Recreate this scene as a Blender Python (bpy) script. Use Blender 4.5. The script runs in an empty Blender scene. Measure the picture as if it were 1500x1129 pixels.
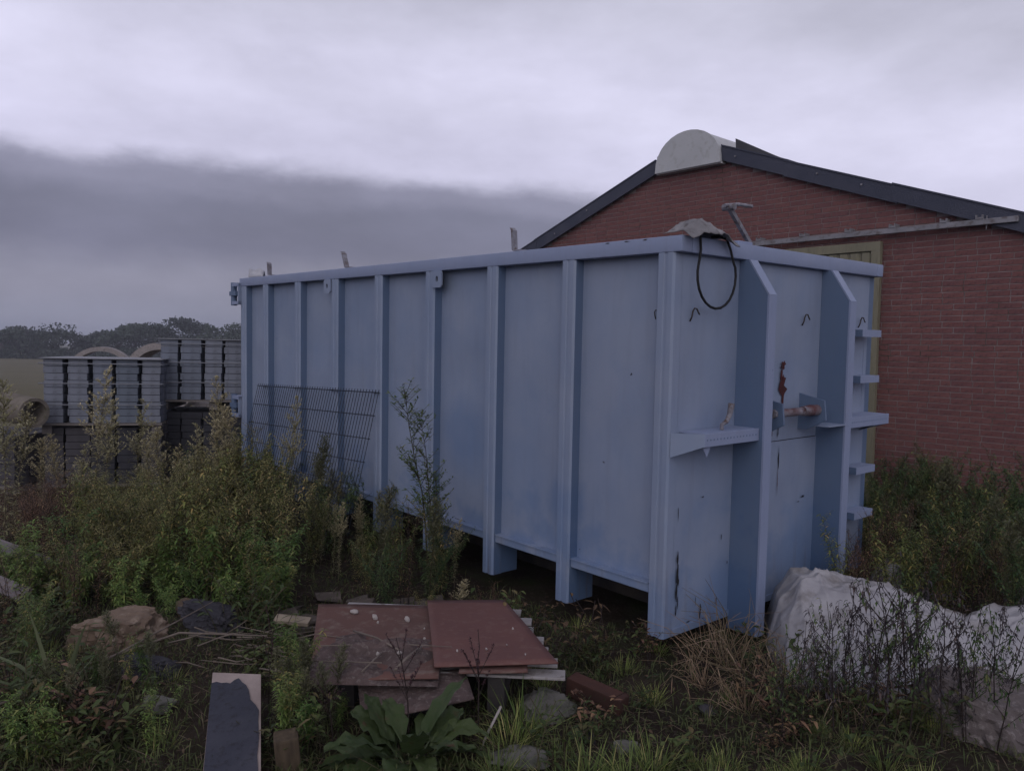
import bpy, bmesh, math, random
import numpy as np
from mathutils import Vector, Matrix, noise
R = math.radians
random.seed(7)
scn = bpy.context.scene
col = scn.collection

# ---------------------------------------------------------------- camera
cam_d = bpy.data.cameras.new('camera'); cam = bpy.data.objects.new('camera', cam_d); col.objects.link(cam)
cam_d.sensor_width = 36.0; cam_d.lens = 1174.6 / 1500 * 36; cam_d.clip_end = 3000; cam_d.clip_start = 0.05
CAMZ = 1.75
_W = [[0.99980006, 0.019996, 0.0], [0.00087568, -0.04378402, 0.99904064], [0.01997682, -0.99884089, -0.04379278]]
cam.matrix_world = Matrix([[_W[0][0], -_W[0][1], -_W[0][2], 0], [_W[1][0], -_W[1][1], -_W[1][2], 0],
                           [_W[2][0], -_W[2][1], -_W[2][2], CAMZ], [0, 0, 0, 1]])
scn.camera = cam

# ---------------------------------------------------------------- world: overcast evening sky
world = bpy.data.worlds.new('World'); scn.world = world; world.use_nodes = True
nt = world.node_tree; nt.nodes.clear()
def N(tree, t, **kw):
    n = tree.nodes.new(t)
    for k, v in kw.items(): setattr(n, k, v)
    return n
SUN_EL, SUN_HEAD = R(27), R(264)
sky = N(nt, 'ShaderNodeTexSky'); sky.sky_type = 'NISHITA'; sky.sun_disc = False
sky.sun_elevation = SUN_EL; sky.sun_rotation = R(90) - SUN_HEAD; sky.air_density = 1.5; sky.dust_density = 3
bg1 = N(nt, 'ShaderNodeBackground'); bg1.inputs['Strength'].default_value = 0.06
nt.links.new(sky.outputs[0], bg1.inputs[0])
tc = N(nt, 'ShaderNodeTexCoord'); sep = N(nt, 'ShaderNodeSeparateXYZ'); nt.links.new(tc.outputs['Generated'], sep.inputs[0])
def wnoise(scale, detail, sx, sy, sz, rough=0.55, loc=(0, 0, 0)):
    mp = N(nt, 'ShaderNodeMapping'); mp.inputs['Scale'].default_value = (sx, sy, sz); mp.inputs['Location'].default_value = loc
    nt.links.new(tc.outputs['Generated'], mp.inputs[0])
    n = N(nt, 'ShaderNodeTexNoise'); n.inputs['Scale'].default_value = scale; n.inputs['Detail'].default_value = detail
    n.inputs['Roughness'].default_value = rough
    nt.links.new(mp.outputs[0], n.inputs['Vector']); return n.outputs['Fac']
def wm(op, a, b, c=None):
    m = N(nt, 'ShaderNodeMath'); m.operation = op
    for i, v in enumerate((a, b, c)):
        if v is None: continue
        if isinstance(v, (int, float)): m.inputs[i].default_value = v
        else: nt.links.new(v, m.inputs[i])
    return m.outputs[0]
# elevation, warped by stretched noise so that the cloud bank has a ragged, soft rim
rim = wm('SUBTRACT', wnoise(3.0, 7, 1, 1, 2.2, 0.62, (2.3, 0.4, 1.0)), 0.5)
rim2 = wm('SUBTRACT', wnoise(1.2, 3, 1, 1, 1, 0.5, (1.7, 9.4, 4.3)), 0.5)
el = wm('ADD', wm('ADD', wm('ADD', sep.outputs['Z'], wm('ADD', wm('MULTIPLY', sep.outputs['X'], 0.005), wm('MULTIPLY', wm('MAXIMUM', sep.outputs['X'], 0.0), 0.13))), wm('MULTIPLY', rim, 0.08)), wm('MULTIPLY', rim2, 0.05))
ramp = N(nt, 'ShaderNodeValToRGB'); cr = ramp.color_ramp; cr.interpolation = 'EASE'
stops = [(0.0, (0.194, 0.209, 0.300)), (0.04, (0.242, 0.248, 0.336)), (0.075, (0.267, 0.266, 0.357)), (0.115, (0.199, 0.200, 0.290)), (0.150, (0.194, 0.195, 0.279)),
         (0.180, (0.262, 0.260, 0.362)), (0.210, (0.640, 0.625, 0.812)), (0.30, (0.679, 0.665, 0.844)), (0.40, (0.533, 0.527, 0.652)), (0.60, (0.436, 0.433, 0.533)), (1.0, (0.407, 0.404, 0.497))]
cr.elements[0].position = stops[0][0]; cr.elements[0].color = (*stops[0][1], 1)
cr.elements[1].position = stops[-1][0]; cr.elements[1].color = (*stops[-1][1], 1)
for p, c in stops[1:-1]:
    e = cr.elements.new(p); e.color = (*c, 1)
nt.links.new(el, ramp.inputs[0])
# broad grey cloud masses over everything
big = wm('ADD', wm('MULTIPLY', wnoise(1.5, 6, 1, 1, 2.2, 0.55, (7.7, 3.1, 2.0)), 0.7), wm('MULTIPLY', wnoise(4.5, 6, 1, 1, 2.6, 0.6, (3.2, 8.1, 5.0)), 0.3))
br = N(nt, 'ShaderNodeMapRange'); br.inputs[1].default_value = 0.36; br.inputs[2].default_value = 0.64; br.inputs[3].default_value = 0.74; br.inputs[4].default_value = 1.14
nt.links.new(big, br.inputs[0])
mulc = N(nt, 'ShaderNodeMix'); mulc.data_type = 'RGBA'; mulc.blend_type = 'MULTIPLY'; mulc.inputs[0].default_value = 1.0
nt.links.new(ramp.outputs[0], mulc.inputs[6]); nt.links.new(br.outputs[0], mulc.inputs[7])
bg2 = N(nt, 'ShaderNodeBackground'); nt.links.new(mulc.outputs[2], bg2.inputs[0]); bg2.inputs['Strength'].default_value = 1.07
mx = N(nt, 'ShaderNodeMixShader'); mx.inputs[0].default_value = 0.94
nt.links.new(bg1.outputs[0], mx.inputs[1]); nt.links.new(bg2.outputs[0], mx.inputs[2])
out = N(nt, 'ShaderNodeOutputWorld'); nt.links.new(mx.outputs[0], out.inputs[0])

sd = bpy.data.lights.new('sun', 'SUN'); sd.energy = 0.75; sd.angle = R(60); sd.color = (1.0, 0.97, 0.97)
sun = bpy.data.objects.new('sun', sd); col.objects.link(sun)
sdir = Vector((math.cos(SUN_EL) * math.cos(SUN_HEAD), math.cos(SUN_EL) * math.sin(SUN_HEAD), math.sin(SUN_EL)))
sun.rotation_euler = (-sdir).to_track_quat('-Z', 'Y').to_euler(); sun.location = sdir * 60
vs = scn.view_settings; vs.view_transform = 'Standard'; vs.look = 'None'; vs.exposure = 0.1; vs.gamma = 1.0; vs.use_curve_mapping = False
scn.render.engine = 'CYCLES'; scn.cycles.use_denoising = True; scn.cycles.adaptive_threshold = 0.02
scn.cycles.max_bounces = 6; scn.cycles.diffuse_bounces = 3; scn.cycles.transparent_max_bounces = 6

# ---------------------------------------------------------------- material helpers
def newmat(name):
    m = bpy.data.materials.new(name); m.use_nodes = True
    t = m.node_tree; return m, t, t.nodes['Principled BSDF']
def lk(t, a, b): t.links.new(a, b)
def coords(t, kind='Object', scale=(1, 1, 1), obj=None):
    c = N(t, 'ShaderNodeTexCoord')
    if obj is not None: c.object = obj
    mp = N(t, 'ShaderNodeMapping'); mp.inputs['Scale'].default_value = scale
    lk(t, c.outputs[kind], mp.inputs[0]); return mp.outputs[0]
def nz(t, vec, scale, detail=4, rough=0.55):
    n = N(t, 'ShaderNodeTexNoise'); n.inputs['Scale'].default_value = scale; n.inputs['Detail'].default_value = detail
    n.inputs['Roughness'].default_value = rough; lk(t, vec, n.inputs['Vector']); return n.outputs['Fac']
def rng(t, v, a, b, c=0.0, d=1.0):
    m = N(t, 'ShaderNodeMapRange'); 
    for i, x in enumerate((a, b, c, d)): m.inputs[i + 1].default_value = x
    lk(t, v, m.inputs[0]); return m.outputs[0]
def mixc(t, f, a, b, blend='MIX'):
    m = N(t, 'ShaderNodeMix'); m.data_type = 'RGBA'; m.blend_type = blend
    for i, v in ((0, f), (6, a), (7, b)):
        if isinstance(v, (int, float)): m.inputs[i].default_value = v
        elif isinstance(v, tuple): m.inputs[i].default_value = (*v, 1)
        else: lk(t, v, m.inputs[i])
    return m.outputs[2]
def mth(t, op, a, b=0.0):
    m = N(t, 'ShaderNodeMath'); m.operation = op
    for i, v in enumerate((a, b)):
        if isinstance(v, (int, float)): m.inputs[i].default_value = v
        else: lk(t, v, m.inputs[i])
    return m.outputs[0]
def bump(t, b, h, strength=0.3, dist=0.01):
    n = N(t, 'ShaderNodeBump'); n.inputs['Strength'].default_value = strength; n.inputs['Distance'].default_value = dist
    lk(t, h, n.inputs['Height']); lk(t, n.outputs[0], b.inputs['Normal'])
def rough_mat(name, c1, c2, scale=6, rough=0.85, c3=None, s3=40, bs=0.4, bd=0.01, spec=0.2, kind='Object', vec_scale=(1, 1, 1), metal=0.0):
    m, t, b = newmat(name)
    v = coords(t, kind, vec_scale)
    c = mixc(t, rng(t, nz(t, v, scale, 6), 0.35, 0.65), c1, c2)
    f = nz(t, v, s3, 5, 0.65)
    if c3: c = mixc(t, rng(t, f, 0.52, 0.68), c, c3)
    lk(t, c, b.inputs['Base Color']); b.inputs['Roughness'].default_value = rough
    b.inputs['Specular IOR Level'].default_value = spec; b.inputs['Metallic'].default_value = metal
    bump(t, b, f, bs, bd)
    return m
def leaf_mat(name, lo, hi, third=None, rough=0.55, trans=0.25, var=0.25):
    """colour differs from leaf to leaf (attribute 'tint') and from plant to plant"""
    m, t, b = newmat(name)
    a = N(t, 'ShaderNodeAttribute'); a.attribute_name = 'tint'
    oi = N(t, 'ShaderNodeObjectInfo')
    rp = N(t, 'ShaderNodeValToRGB'); e = rp.color_ramp
    e.elements[0].color = (*lo, 1); e.elements[1].color = (*hi, 1)
    if third:
        e.elements[1].position = 0.8; x = e.elements.new(0.97); x.color = (*third, 1)
    lk(t, a.outputs['Fac'], rp.inputs[0])
    hs = N(t, 'ShaderNodeHueSaturation'); lk(t, rp.outputs[0], hs.inputs['Color'])
    lk(t, rng(t, oi.outputs['Random'], 0, 1, 1 - var, 1 + var), hs.inputs['Value'])
    lk(t, rng(t, oi.outputs['Random'], 0, 1, 0.51, 0.48), hs.inputs['Hue'])
    lk(t, hs.outputs[0], b.inputs['Base Color']); b.inputs['Roughness'].default_value = rough
    b.inputs['Specular IOR Level'].default_value = 0.25
    tr = N(t, 'ShaderNodeBsdfTranslucent'); lk(t, hs.outputs[0], tr.inputs[0])
    mxs = N(t, 'ShaderNodeMixShader'); mxs.inputs[0].default_value = trans
    lk(t, b.outputs[0], mxs.inputs[1]); lk(t, tr.outputs[0], mxs.inputs[2])
    lk(t, mxs.outputs[0], t.nodes['Material Output'].inputs[0])
    return m

# ---------------------------------------------------------------- mesh helpers
class MB:
    def __init__(s): s.v = []; s.f = []; s.t = []; s.mi = []; s.sm = False
    def add(s, vs, fs, tint=0.5, mi=0):
        o = len(s.v); s.v += [tuple(p) for p in vs]; s.t += [tint] * len(vs)
        for f in fs: s.f.append(tuple(i + o for i in f)); s.mi.append(mi)
        return s
    def box(s, x0, x1, y0, y1, z0, z1, mi=0, bev=0.0):
        if bev <= 0:
            v = [(x, y, z) for z in (z0, z1) for y in (y0, y1) for x in (x0, x1)]
            return s.add(v, [(0, 2, 3, 1), (4, 5, 7, 6), (0, 1, 5, 4), (2, 6, 7, 3), (0, 4, 6, 2), (1, 3, 7, 5)], mi=mi)
        bm = bmesh.new(); bmesh.ops.create_cube(bm, size=1)
        bmesh.ops.scale(bm, vec=(x1 - x0, y1 - y0, z1 - z0), verts=bm.verts)
        bmesh.ops.translate(bm, vec=((x0 + x1) / 2, (y0 + y1) / 2, (z0 + z1) / 2), verts=bm.verts)
        bmesh.ops.bevel(bm, geom=bm.edges[:], offset=bev, segments=2, affect='EDGES', profile=0.6)
        s.frombm(bm, mi); return s
    def frombm(s, bm, mi=0):
        bm.verts.index_update()
        s.add([v.co.copy() for v in bm.verts], [[v.index for v in f.verts] for f in bm.faces], mi=mi); bm.free()
    def prism(s, poly, axis, a, b, mi=0):
        """extrude a polygon along an axis (0,1,2); poly gives the other two coordinates in order"""
        n = len(poly); vs = []
        for w in (a, b):
            for p in poly:
                q = list(p); q.insert(axis, w); vs.append(q)
        fs = [tuple(range(n)), tuple(range(2 * n - 1, n - 1, -1))] + [(i, i + n, (i + 1) % n + n, (i + 1) % n) for i in range(n)]
        return s.add(vs, fs, mi=mi)
    def tube(s, path, r, n=8, mi=0, tint=0.5, cap=True):
        path = [Vector(p) for p in path]; k = len(path)
        rs = r if isinstance(r, (list, tuple)) else [r] * k
        vs = []; prev = None
        for i, p in enumerate(path):
            d = (path[min(i + 1, k - 1)] - path[max(i - 1, 0)])
            d = d.normalized() if d.length > 1e-9 else Vector((0, 0, 1))
            a = prev if prev is not None else (Vector((0, 0, 1)) if abs(d.z) < 0.9 else Vector((1, 0, 0)))
            a = (a - d * a.dot(d)); a = a.normalized() if a.length > 1e-6 else d.orthogonal().normalized()
            prev = a; b = d.cross(a)
            for j in range(n):
                th = 2 * math.pi * j / n; vs.append(p + (a * math.cos(th) + b * math.sin(th)) * rs[i])
        fs = [(i * n + j, i * n + (j + 1) % n, (i + 1) * n + (j + 1) % n, (i + 1) * n + j) for i in range(k - 1) for j in range(n)]
        if cap: fs += [tuple(range(n - 1, -1, -1)), tuple(range((k - 1) * n, k * n))]
        return s.add(vs, fs, tint, mi)
    def mesh(s, name, mats, smooth=False):
        me = bpy.data.meshes.new(name); me.from_pydata(s.v, [], s.f)
        for m in (mats if isinstance(mats, (list, tuple)) else [mats]): me.materials.append(m)
        if any(s.mi): me.polygons.foreach_set('material_index', s.mi)
        if len(set(s.t)) > 1:
            a = me.attributes.new('tint', 'FLOAT', 'POINT'); a.data.foreach_set('value', s.t)
        if smooth: me.polygons.foreach_set('use_smooth', [True] * len(s.f))
        me.update(); return me
    def build(s, name, mats, parent=None, smooth=False):
        return put(name, s.mesh(name, mats, smooth), parent)
def put(name, me, parent=None, loc=None, rot=None, scale=None):
    o = bpy.data.objects.new(name, me); col.objects.link(o); o.parent = parent
    if loc is not None: o.location = loc
    if rot is not None: o.rotation_euler = rot
    if scale is not None: o.scale = scale
    return o
def thing(name, label, cat, loc=(0, 0, 0), rz=0.0, group=None, rot=None, scale=None):
    o = bpy.data.objects.new(name, None); col.objects.link(o); o.empty_display_size = 0.1
    o.location = loc; o.rotation_euler = rot if rot is not None else (0, 0, rz)
    if scale is not None: o.scale = scale
    return tag(o, label, cat, group)
def tag(o, label, cat, group=None):
    o['label'] = label; o['category'] = cat
    if group: o['group'] = group
    return o
def auto_smooth(o, ang=35):
    me = o.data; me.polygons.foreach_set('use_smooth', [True] * len(me.polygons))
    me.set_sharp_from_angle(angle=R(ang))
    return o
def fbm(x, y, z, s=1.0, o=4):
    return noise.fractal(Vector((x * s, y * s, z * s)), 0.6, 2.0, o)

# ---------------------------------------------------------------- ground
def gh(x, y):
    r = math.hypot(x, y)
    t = min(max((r - 17) / 70.0, 0), 1); t = t * t * (3 - 2 * t)
    z = -1.6 * t
    near = max(0.0, 1 - r / 16)
    z += near * (0.07 * fbm(x, y, 3.1, 0.9, 3) + 0.025 * fbm(x, y, 8.4, 4.0, 3))
    # rubble heap rising to the front left
    z += 0.10 * math.exp(-((x + 1.9) ** 2 / 1.3 + (y - 4.3) ** 2 / 0.7))
    return z
def build_ground():
    def axis(lo, hi, fine_lo, fine_hi, step, grow=1.16):
        a = list(np.arange(fine_lo, fine_hi, step)); s = step; x = a[-1]
        while x < hi: s *= grow; x += s; a.append(x)
        s = step; x = fine_lo; pre = []
        while x > lo: s *= grow; x -= s; pre.append(x)
        return pre[::-1] + a
    xs = axis(-900, 900, -6, 5, 0.07); ys = axis(-60, 1500, 2.2, 9, 0.07)
    me = bpy.data.meshes.new('ground'); nx = len(xs)
    v = [(x, y, gh(x, y)) for y in ys for x in xs]
    f = [(j * nx + i, j * nx + i + 1, (j + 1) * nx + i + 1, (j + 1) * nx + i) for j in range(len(ys) - 1) for i in range(nx - 1)]
    me.from_pydata(v, [], f); me.polygons.foreach_set('use_smooth', [True] * len(f))
    m, t, b = newmat('soil_and_field')
    p = coords(t, 'Object'); sepx = N(t, 'ShaderNodeSeparateXYZ'); lk(t, p, sepx.inputs[0])
    soil = mixc(t, rng(t, nz(t, p, 1.7, 6), 0.35, 0.65), (0.022, 0.016, 0.013), (0.045, 0.034, 0.026))
    soil = mixc(t, rng(t, nz(t, p, 28, 5, 0.7), 0.55, 0.72), soil, (0.075, 0.06, 0.05))
    soil = mixc(t, rng(t, nz(t, p, 2.6, 4), 0.5, 0.7), soil, (0.028, 0.034, 0.015))
    field = mixc(t, rng(t, nz(t, p, 0.12, 5), 0.3, 0.7), (0.098, 0.092, 0.055), (0.135, 0.118, 0.072))
    field = mixc(t, rng(t, nz(t, p, 4, 4), 0.4, 0.7), field, (0.115, 0.10, 0.062))
    far = rng(t, mth(t, 'ADD', sepx.outputs['Y'], mth(t, 'MULTIPLY', nz(t, p, 0.6, 3), 3.0)), 11.5, 15)
    lk(t, mixc(t, far, soil, field), b.inputs['Base Color']); b.inputs['Roughness'].default_value = 0.95
    b.inputs['Specular IOR Level'].default_value = 0.1
    bump(t, b, nz(t, p, 30, 6, 0.7), 0.6, 0.02)
    me.materials.append(m)
    o = put('ground', me); o['kind'] = 'structure'; o['label'] = 'dark weedy soil running out into a dull yellow field'
build_ground()

# ---------------------------------------------------------------- blue steel container (x along the end, y along the side, z up from the rib feet)
CU = Vector((-0.65284, 0.75734, 0.015355)); CV = Vector((0.75749, 0.65267, 0.015222)); CZ = Vector((-0.001507, -0.021569, 0.999766)); CO = Vector((0.921, 4.478, 0.113))
cont = thing('steel_container', 'large blue steel roll-off container with ribbed sides in front of the brick building', 'container')
cont.matrix_world = Matrix(((CV.x, CU.x, CZ.x, CO.x), (CV.y, CU.y, CZ.y, CO.y), (CV.z, CU.z, CZ.z, CO.z), (0, 0, 0, 1)))
def cw(x, y, z): return CO + CV * x + CU * y + CZ * z     # container coordinates to world

def paint(name, faded, deep, wear, streak=0.5, dirt=0.5):
    m, t, b = newmat(name)
    v = coords(t, 'Object', obj=cont)
    sp = N(t, 'ShaderNodeSeparateXYZ'); lk(t, v, sp.inputs[0])
    vs_ = coords(t, 'Object', (5, 5, 0.45), obj=cont)
    big_ = nz(t, v, 0.9, 4); mid = nz(t, v, 3.5, 6, 0.6); fine = nz(t, v, 45, 5, 0.7); st = nz(t, vs_, 3, 6, 0.65)
    c = mixc(t, rng(t, mth(t, 'ADD', mth(t, 'MULTIPLY', big_, 0.6), mth(t, 'MULTIPLY', mid, 0.4)), 0.38, 0.62), faded, tuple(0.72 * a + 0.28 * d for a, d in zip(faded, deep)))
    # unfaded original blue, kept in patches low down where weeds sheltered it
    low = rng(t, mth(t, 'SUBTRACT', sp.outputs['Z'], mth(t, 'MULTIPLY', mid, 1.9)), -0.75, -0.45, 1, 0)
    c = mixc(t, mth(t, 'MULTIPLY', low, wear), c, deep)
    for cx_, cy_, cz_, rr_ in ((0.08, 2.02, 0.95, 0.34), (0.60, 0.05, 0.10, 0.36), (1.60, 0.05, 0.38, 0.40), (0.08, 0.95, 0.62, 0.2)):
        vm = N(t, 'ShaderNodeVectorMath'); vm.operation = 'DISTANCE'; lk(t, v, vm.inputs[0]); vm.inputs[1].default_value = (cx_, cy_, cz_)
        ds = mth(t, 'ADD', vm.outputs['Value'], mth(t, 'MULTIPLY', mth(t, 'SUBTRACT', mid, 0.5), 0.5))
        c = mixc(t, rng(t, ds, rr_ * 0.4, rr_, 0.42, 0.0), c, deep)
    # run-off streaks and grime
    c = mixc(t, mth(t, 'MULTIPLY', rng(t, st, 0.5, 0.78), streak), c, (0.13, 0.13, 0.155))
    c = mixc(t, mth(t, 'MULTIPLY', rng(t, fine, 0.56, 0.72), 0.22 * dirt), c, (0.10, 0.095, 0.10))
    rs = mth(t, 'MULTIPLY', rng(t, sp.outputs['Z'], 0.02, 0.42, 1, 0), rng(t, st, 0.56, 0.70)); c = mixc(t, mth(t, 'MULTIPLY', rs, 0.55), c, (0.10, 0.06, 0.045))
    # chips down to dark primer
    chip = nz(t, v, 22, 3, 0.5); chipm = rng(t, mth(t, 'ADD', chip, mth(t, 'MULTIPLY', big_, 0.25)), 0.915, 0.925)
    c = mixc(t, chipm, c, (0.03, 0.025, 0.03))
    lk(t, c, b.inputs['Base Color'])
    lk(t, rng(t, mid, 0.3, 0.7, 0.42, 0.62), b.inputs['Roughness'])
    b.inputs['Specular IOR Level'].default_value = 0.35
    bump(t, b, mth(t, 'ADD', mth(t, 'MULTIPLY', fine, 0.3), mid), 0.12, 0.01)
    return m
M_PAINT = paint('chalky_blue_paint', (0.235, 0.276, 0.375), (0.080, 0.155, 0.31), 0.34, 0.18, 0.4)
M_DEEP = paint('shaded_unfaded_blue_paint', (0.108, 0.152, 0.240), (0.062, 0.112, 0.22), 0.6, 0.15)  # less faded blue, darkened further so side faces look shaded
M_RAIL = paint('rail_blue_paint', (0.235, 0.275, 0.405), (0.185, 0.235, 0.37), 0.2, 0.2)
M_UNDER = rough_mat('dark_underfloor_steel', (0.03, 0.03, 0.035), (0.06, 0.05, 0.045), 5, 0.8)
M_RUSTRED = rough_mat('rusty_red_primer', (0.075, 0.018, 0.018), (0.05, 0.016, 0.018), 18, 0.7)
M_RUST = rough_mat('rust_stain', (0.10, 0.055, 0.04), (0.06, 0.03, 0.03), 25, 0.9)
M_BLACK = rough_mat('black_rubber', (0.012, 0.012, 0.014), (0.02, 0.02, 0.022), 20, 0.6)
M_STEELW = rough_mat('worn_grey_steel', (0.25, 0.25, 0.29), (0.15, 0.14, 0.16), 14, 0.55, (0.09, 0.06, 0.05), 30)

LN, WD, TOP = 6.155, 2.42, 2.29
END = 0.05                                   # plane of the end wall
# top rails
mb = MB().box(0, 0.095, 0, LN, 2.20, TOP, bev=0.008); auto_smooth(mb.build('top_rail', M_RAIL, cont))
mb = MB().box(WD - 0.095, WD, 0, LN, 2.20, TOP, bev=0.008); auto_smooth(mb.build('top_rail', M_RAIL, cont))
for y0, y1 in ((0.001, 0.095), (LN - 0.095, LN - 0.001)):
    mb = MB().box(0.0955, WD - 0.0955, y0, y1, 2.199, TOP + 0.001, bev=0.008); auto_smooth(mb.build('top_rail', M_RAIL, cont))
# side ribs (a channel with a groove down its face); both long sides
S = 0.765; RIB = [(0.06 + k * S, 0.182 + k * S) for k in range(8)] + [(5.99, 6.12)]
def rib_mesh(w):
    d = 0.085; g0, g1 = w * 0.42, w * 0.56
    prof = [(d, 0), (0.012, 0), (0.0, 0.012), (0.0, g0 - 0.006), (0.007, g0), (0.007, g1), (0.0, g1 + 0.006), (0.0, w - 0.012), (0.012, w), (d, w)]
    mb = MB(); mb.prism(prof, 2, 0.0, 2.2, 0)
    mb.box(d + 0.001, 0.24, 0.008, w - 0.008, 0.0, 0.235, 1)
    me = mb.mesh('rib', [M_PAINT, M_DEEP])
    for p in me.polygons:                      # flanks get the less faded blue with shade painted in
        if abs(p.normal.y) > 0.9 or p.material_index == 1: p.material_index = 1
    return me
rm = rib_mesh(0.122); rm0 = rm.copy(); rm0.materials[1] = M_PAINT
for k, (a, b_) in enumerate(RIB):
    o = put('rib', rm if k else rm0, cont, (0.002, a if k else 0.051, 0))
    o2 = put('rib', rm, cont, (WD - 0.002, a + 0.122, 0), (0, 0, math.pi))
# thin sheet panels between the ribs, slightly oil-canned
def panel(name, x0, x1, z0, z1, fixed, axis, seed, amp=0.013, mat=M_PAINT, flip=False, parent=None):
    nx_, nz_ = 10, 22; vs, fs = [], []
    for j in range(nz_ + 1):
        for i in range(nx_ + 1):
            a = x0 + (x1 - x0) * i / nx_; z = z0 + (z1 - z0) * j / nz_
            e = math.sin(math.pi * i / nx_) * math.sin(math.pi * j / nz_)
            d = amp * e * (fbm(a + seed * 3.7, z, seed, 1.3, 2) * 2 + 0.4)
            vs.append((fixed + d, a, z) if axis == 0 else (a, fixed + d, z))
    n = nx_ + 1
    for j in range(nz_):
        for i in range(nx_):
            q = (j * n + i, j * n + i + 1, (j + 1) * n + i + 1, (j + 1) * n + i)
            fs.append(q if not flip else q[::-1])
    return MB().add(vs, fs).build(name, mat, parent or cont, True)
for k in range(8):
    panel('side_panel', RIB[k][1] - 0.01, RIB[k + 1][0] + 0.01, 0.26, 2.21, 0.08, 0, k + 1, flip=True)
    panel('side_panel', RIB[k][1] - 0.01, RIB[k + 1][0] + 0.01, 0.26, 2.21, WD - 0.08, 0, k + 21)
# bottom rail with its lip, between ribs
for k in range(8):
    a, b_ = RIB[k][1] + 0.001, RIB[k + 1][0] - 0.001
    mb = MB().prism([(0.03, 0.236), (0.026, 0.240), (0.026, 0.286), (0.018, 0.288), (0.018, 0.295), (0.079, 0.297), (0.079, 0.236)], 1, a, b_)
    mb.build('bottom_rail', M_PAINT, cont)
    MB().box(WD - 0.079, WD - 0.03, a, b_, 0.236, 0.297).build('bottom_rail', M_PAINT, cont)
# floor, sloping underside, skids
MB().prism([(0.081, 0.30), (0.081, 0.23), (0.30, 0.13), (WD - 0.30, 0.13), (WD - 0.081, 0.23), (WD - 0.081, 0.30)], 1, 0.19, LN - 0.2).build('floor', M_UNDER, cont)
for x in (0.66, 1.60):
    MB().box(x, x + 0.16, 0.08, LN - 0.1, -0.10, 0.128).build('skid', M_UNDER, cont)
# end wall: three upright plates between the corner posts and the two box beams
panel('end_panel', 0.075, 0.64, 0.045, 2.21, END, 1, 41)
panel('end_panel', 0.70, 1.63, 1.065, 2.21, END, 1, 42)
panel('end_panel', 0.70, 1.63, 0.045, 1.061, END - 0.006, 1, 43)
panel('end_panel', 1.69, 2.315, 0.045, 2.21, END, 1, 44)
MB().box(0.075, 2.315, END - 0.012, END + 0.03, 0.008, 0.047).build('bottom_flange', M_PAINT, cont)
MB().box(0.14, 2.3, END + 0.02, END + 0.05, 0.05, 2.2).build('inner_plate', M_UNDER, cont)
MB().box(2.27, 2.318, END + 0.001, 0.06, 0.0, 2.2).build('corner_edge', M_PAINT, cont)
for x in (0.63, 1.617):                        # box beams that take the pull of the truck arm
    mb = MB(); pf = [(END - 0.001, -0.07), (-0.15, -0.07), (-0.15, 1.985), (-0.012, 2.199), (END - 0.001, 2.199)]
    mb.prism([(p[0], p[1]) for p in pf], 0, x, x + 0.012)
    mb.prism([(p[0], p[1]) for p in pf], 0, x + 0.062, x + 0.074)
    me = mb.mesh('beam_web', M_DEEP); w = put('beam', me, cont)  # beam sides take the blue with shade in its colour
    fl = MB(); fl.box(x - 0.002, x + 0.078, -0.163, -0.1502, -0.07, 1.987)
    fl.add([(x - 0.002, -0.163, 1.988), (x + 0.078, -0.163, 1.988), (x + 0.078, -0.024, 2.198), (x - 0.002, -0.024, 2.198), (x - 0.002, -0.151, 1.988), (x + 0.078, -0.151, 1.988), (x + 0.078, -0.0125, 2.198), (x - 0.002, -0.0125, 2.198)],
           [(0, 1, 2, 3), (7, 6, 5, 4), (0, 3, 7, 4), (1, 5, 6, 2), (3, 2, 6, 7), (0, 4, 5, 1)])
    fl.build('flange', M_RAIL, w)
# lifting bail: two shield-shaped cheek plates, a rusty bar, bolt heads
for x, nm in ((0.862, 0), (1.372, 1)):
    mb = MB().prism([(END - 0.002, 1.37), (-0.135, 1.33), (-0.15, 1.20), (-0.02, 1.13), (END - 0.002, 1.13)], 0, x, x + 0.016)
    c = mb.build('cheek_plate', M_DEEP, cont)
    MB().tube([(x - 0.022, -0.085, 1.265), (x - 0.001, -0.085, 1.265)], 0.028, 6).build('bolt_head', M_STEELW, c)
mb = MB().box(1.388, 1.616, -0.165, -0.02, 1.155, 1.163); mb.build('gusset', M_PAINT, cont)
mb = MB().tube([(0.879, -0.085, 1.265), (1.0, -0.085, 1.265), (1.25, -0.085, 1.265), (1.30, -0.085, 1.265), (1.371, -0.085, 1.265)], [0.026, 0.026, 0.027, 0.036, 0.036], 14)
M_BAR = rough_mat('worn_rusty_bar', (0.23, 0.23, 0.27), (0.09, 0.03, 0.03), 9, 0.5, (0.06, 0.025, 0.025), 20)
bar = auto_smooth(mb.build('lifting_bar', M_BAR, cont)); bar['label'] = 'worn grey lifting bar with rust red patches'
MB().tube([(1.19, -0.085, 1.266), (1.29, -0.085, 1.266)], [0.031, 0.037], 14).build('rusty_sleeve', M_BAR, bar)
# sloping guard sheet under the bail
mb = MB().add([(0.705, END - 0.008, 1.07), (1.615, END - 0.008, 1.07), (1.615, END - 0.012, 1.11), (0.705, END - 0.012, 1.11)], [(0, 1, 2, 3)])
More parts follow.
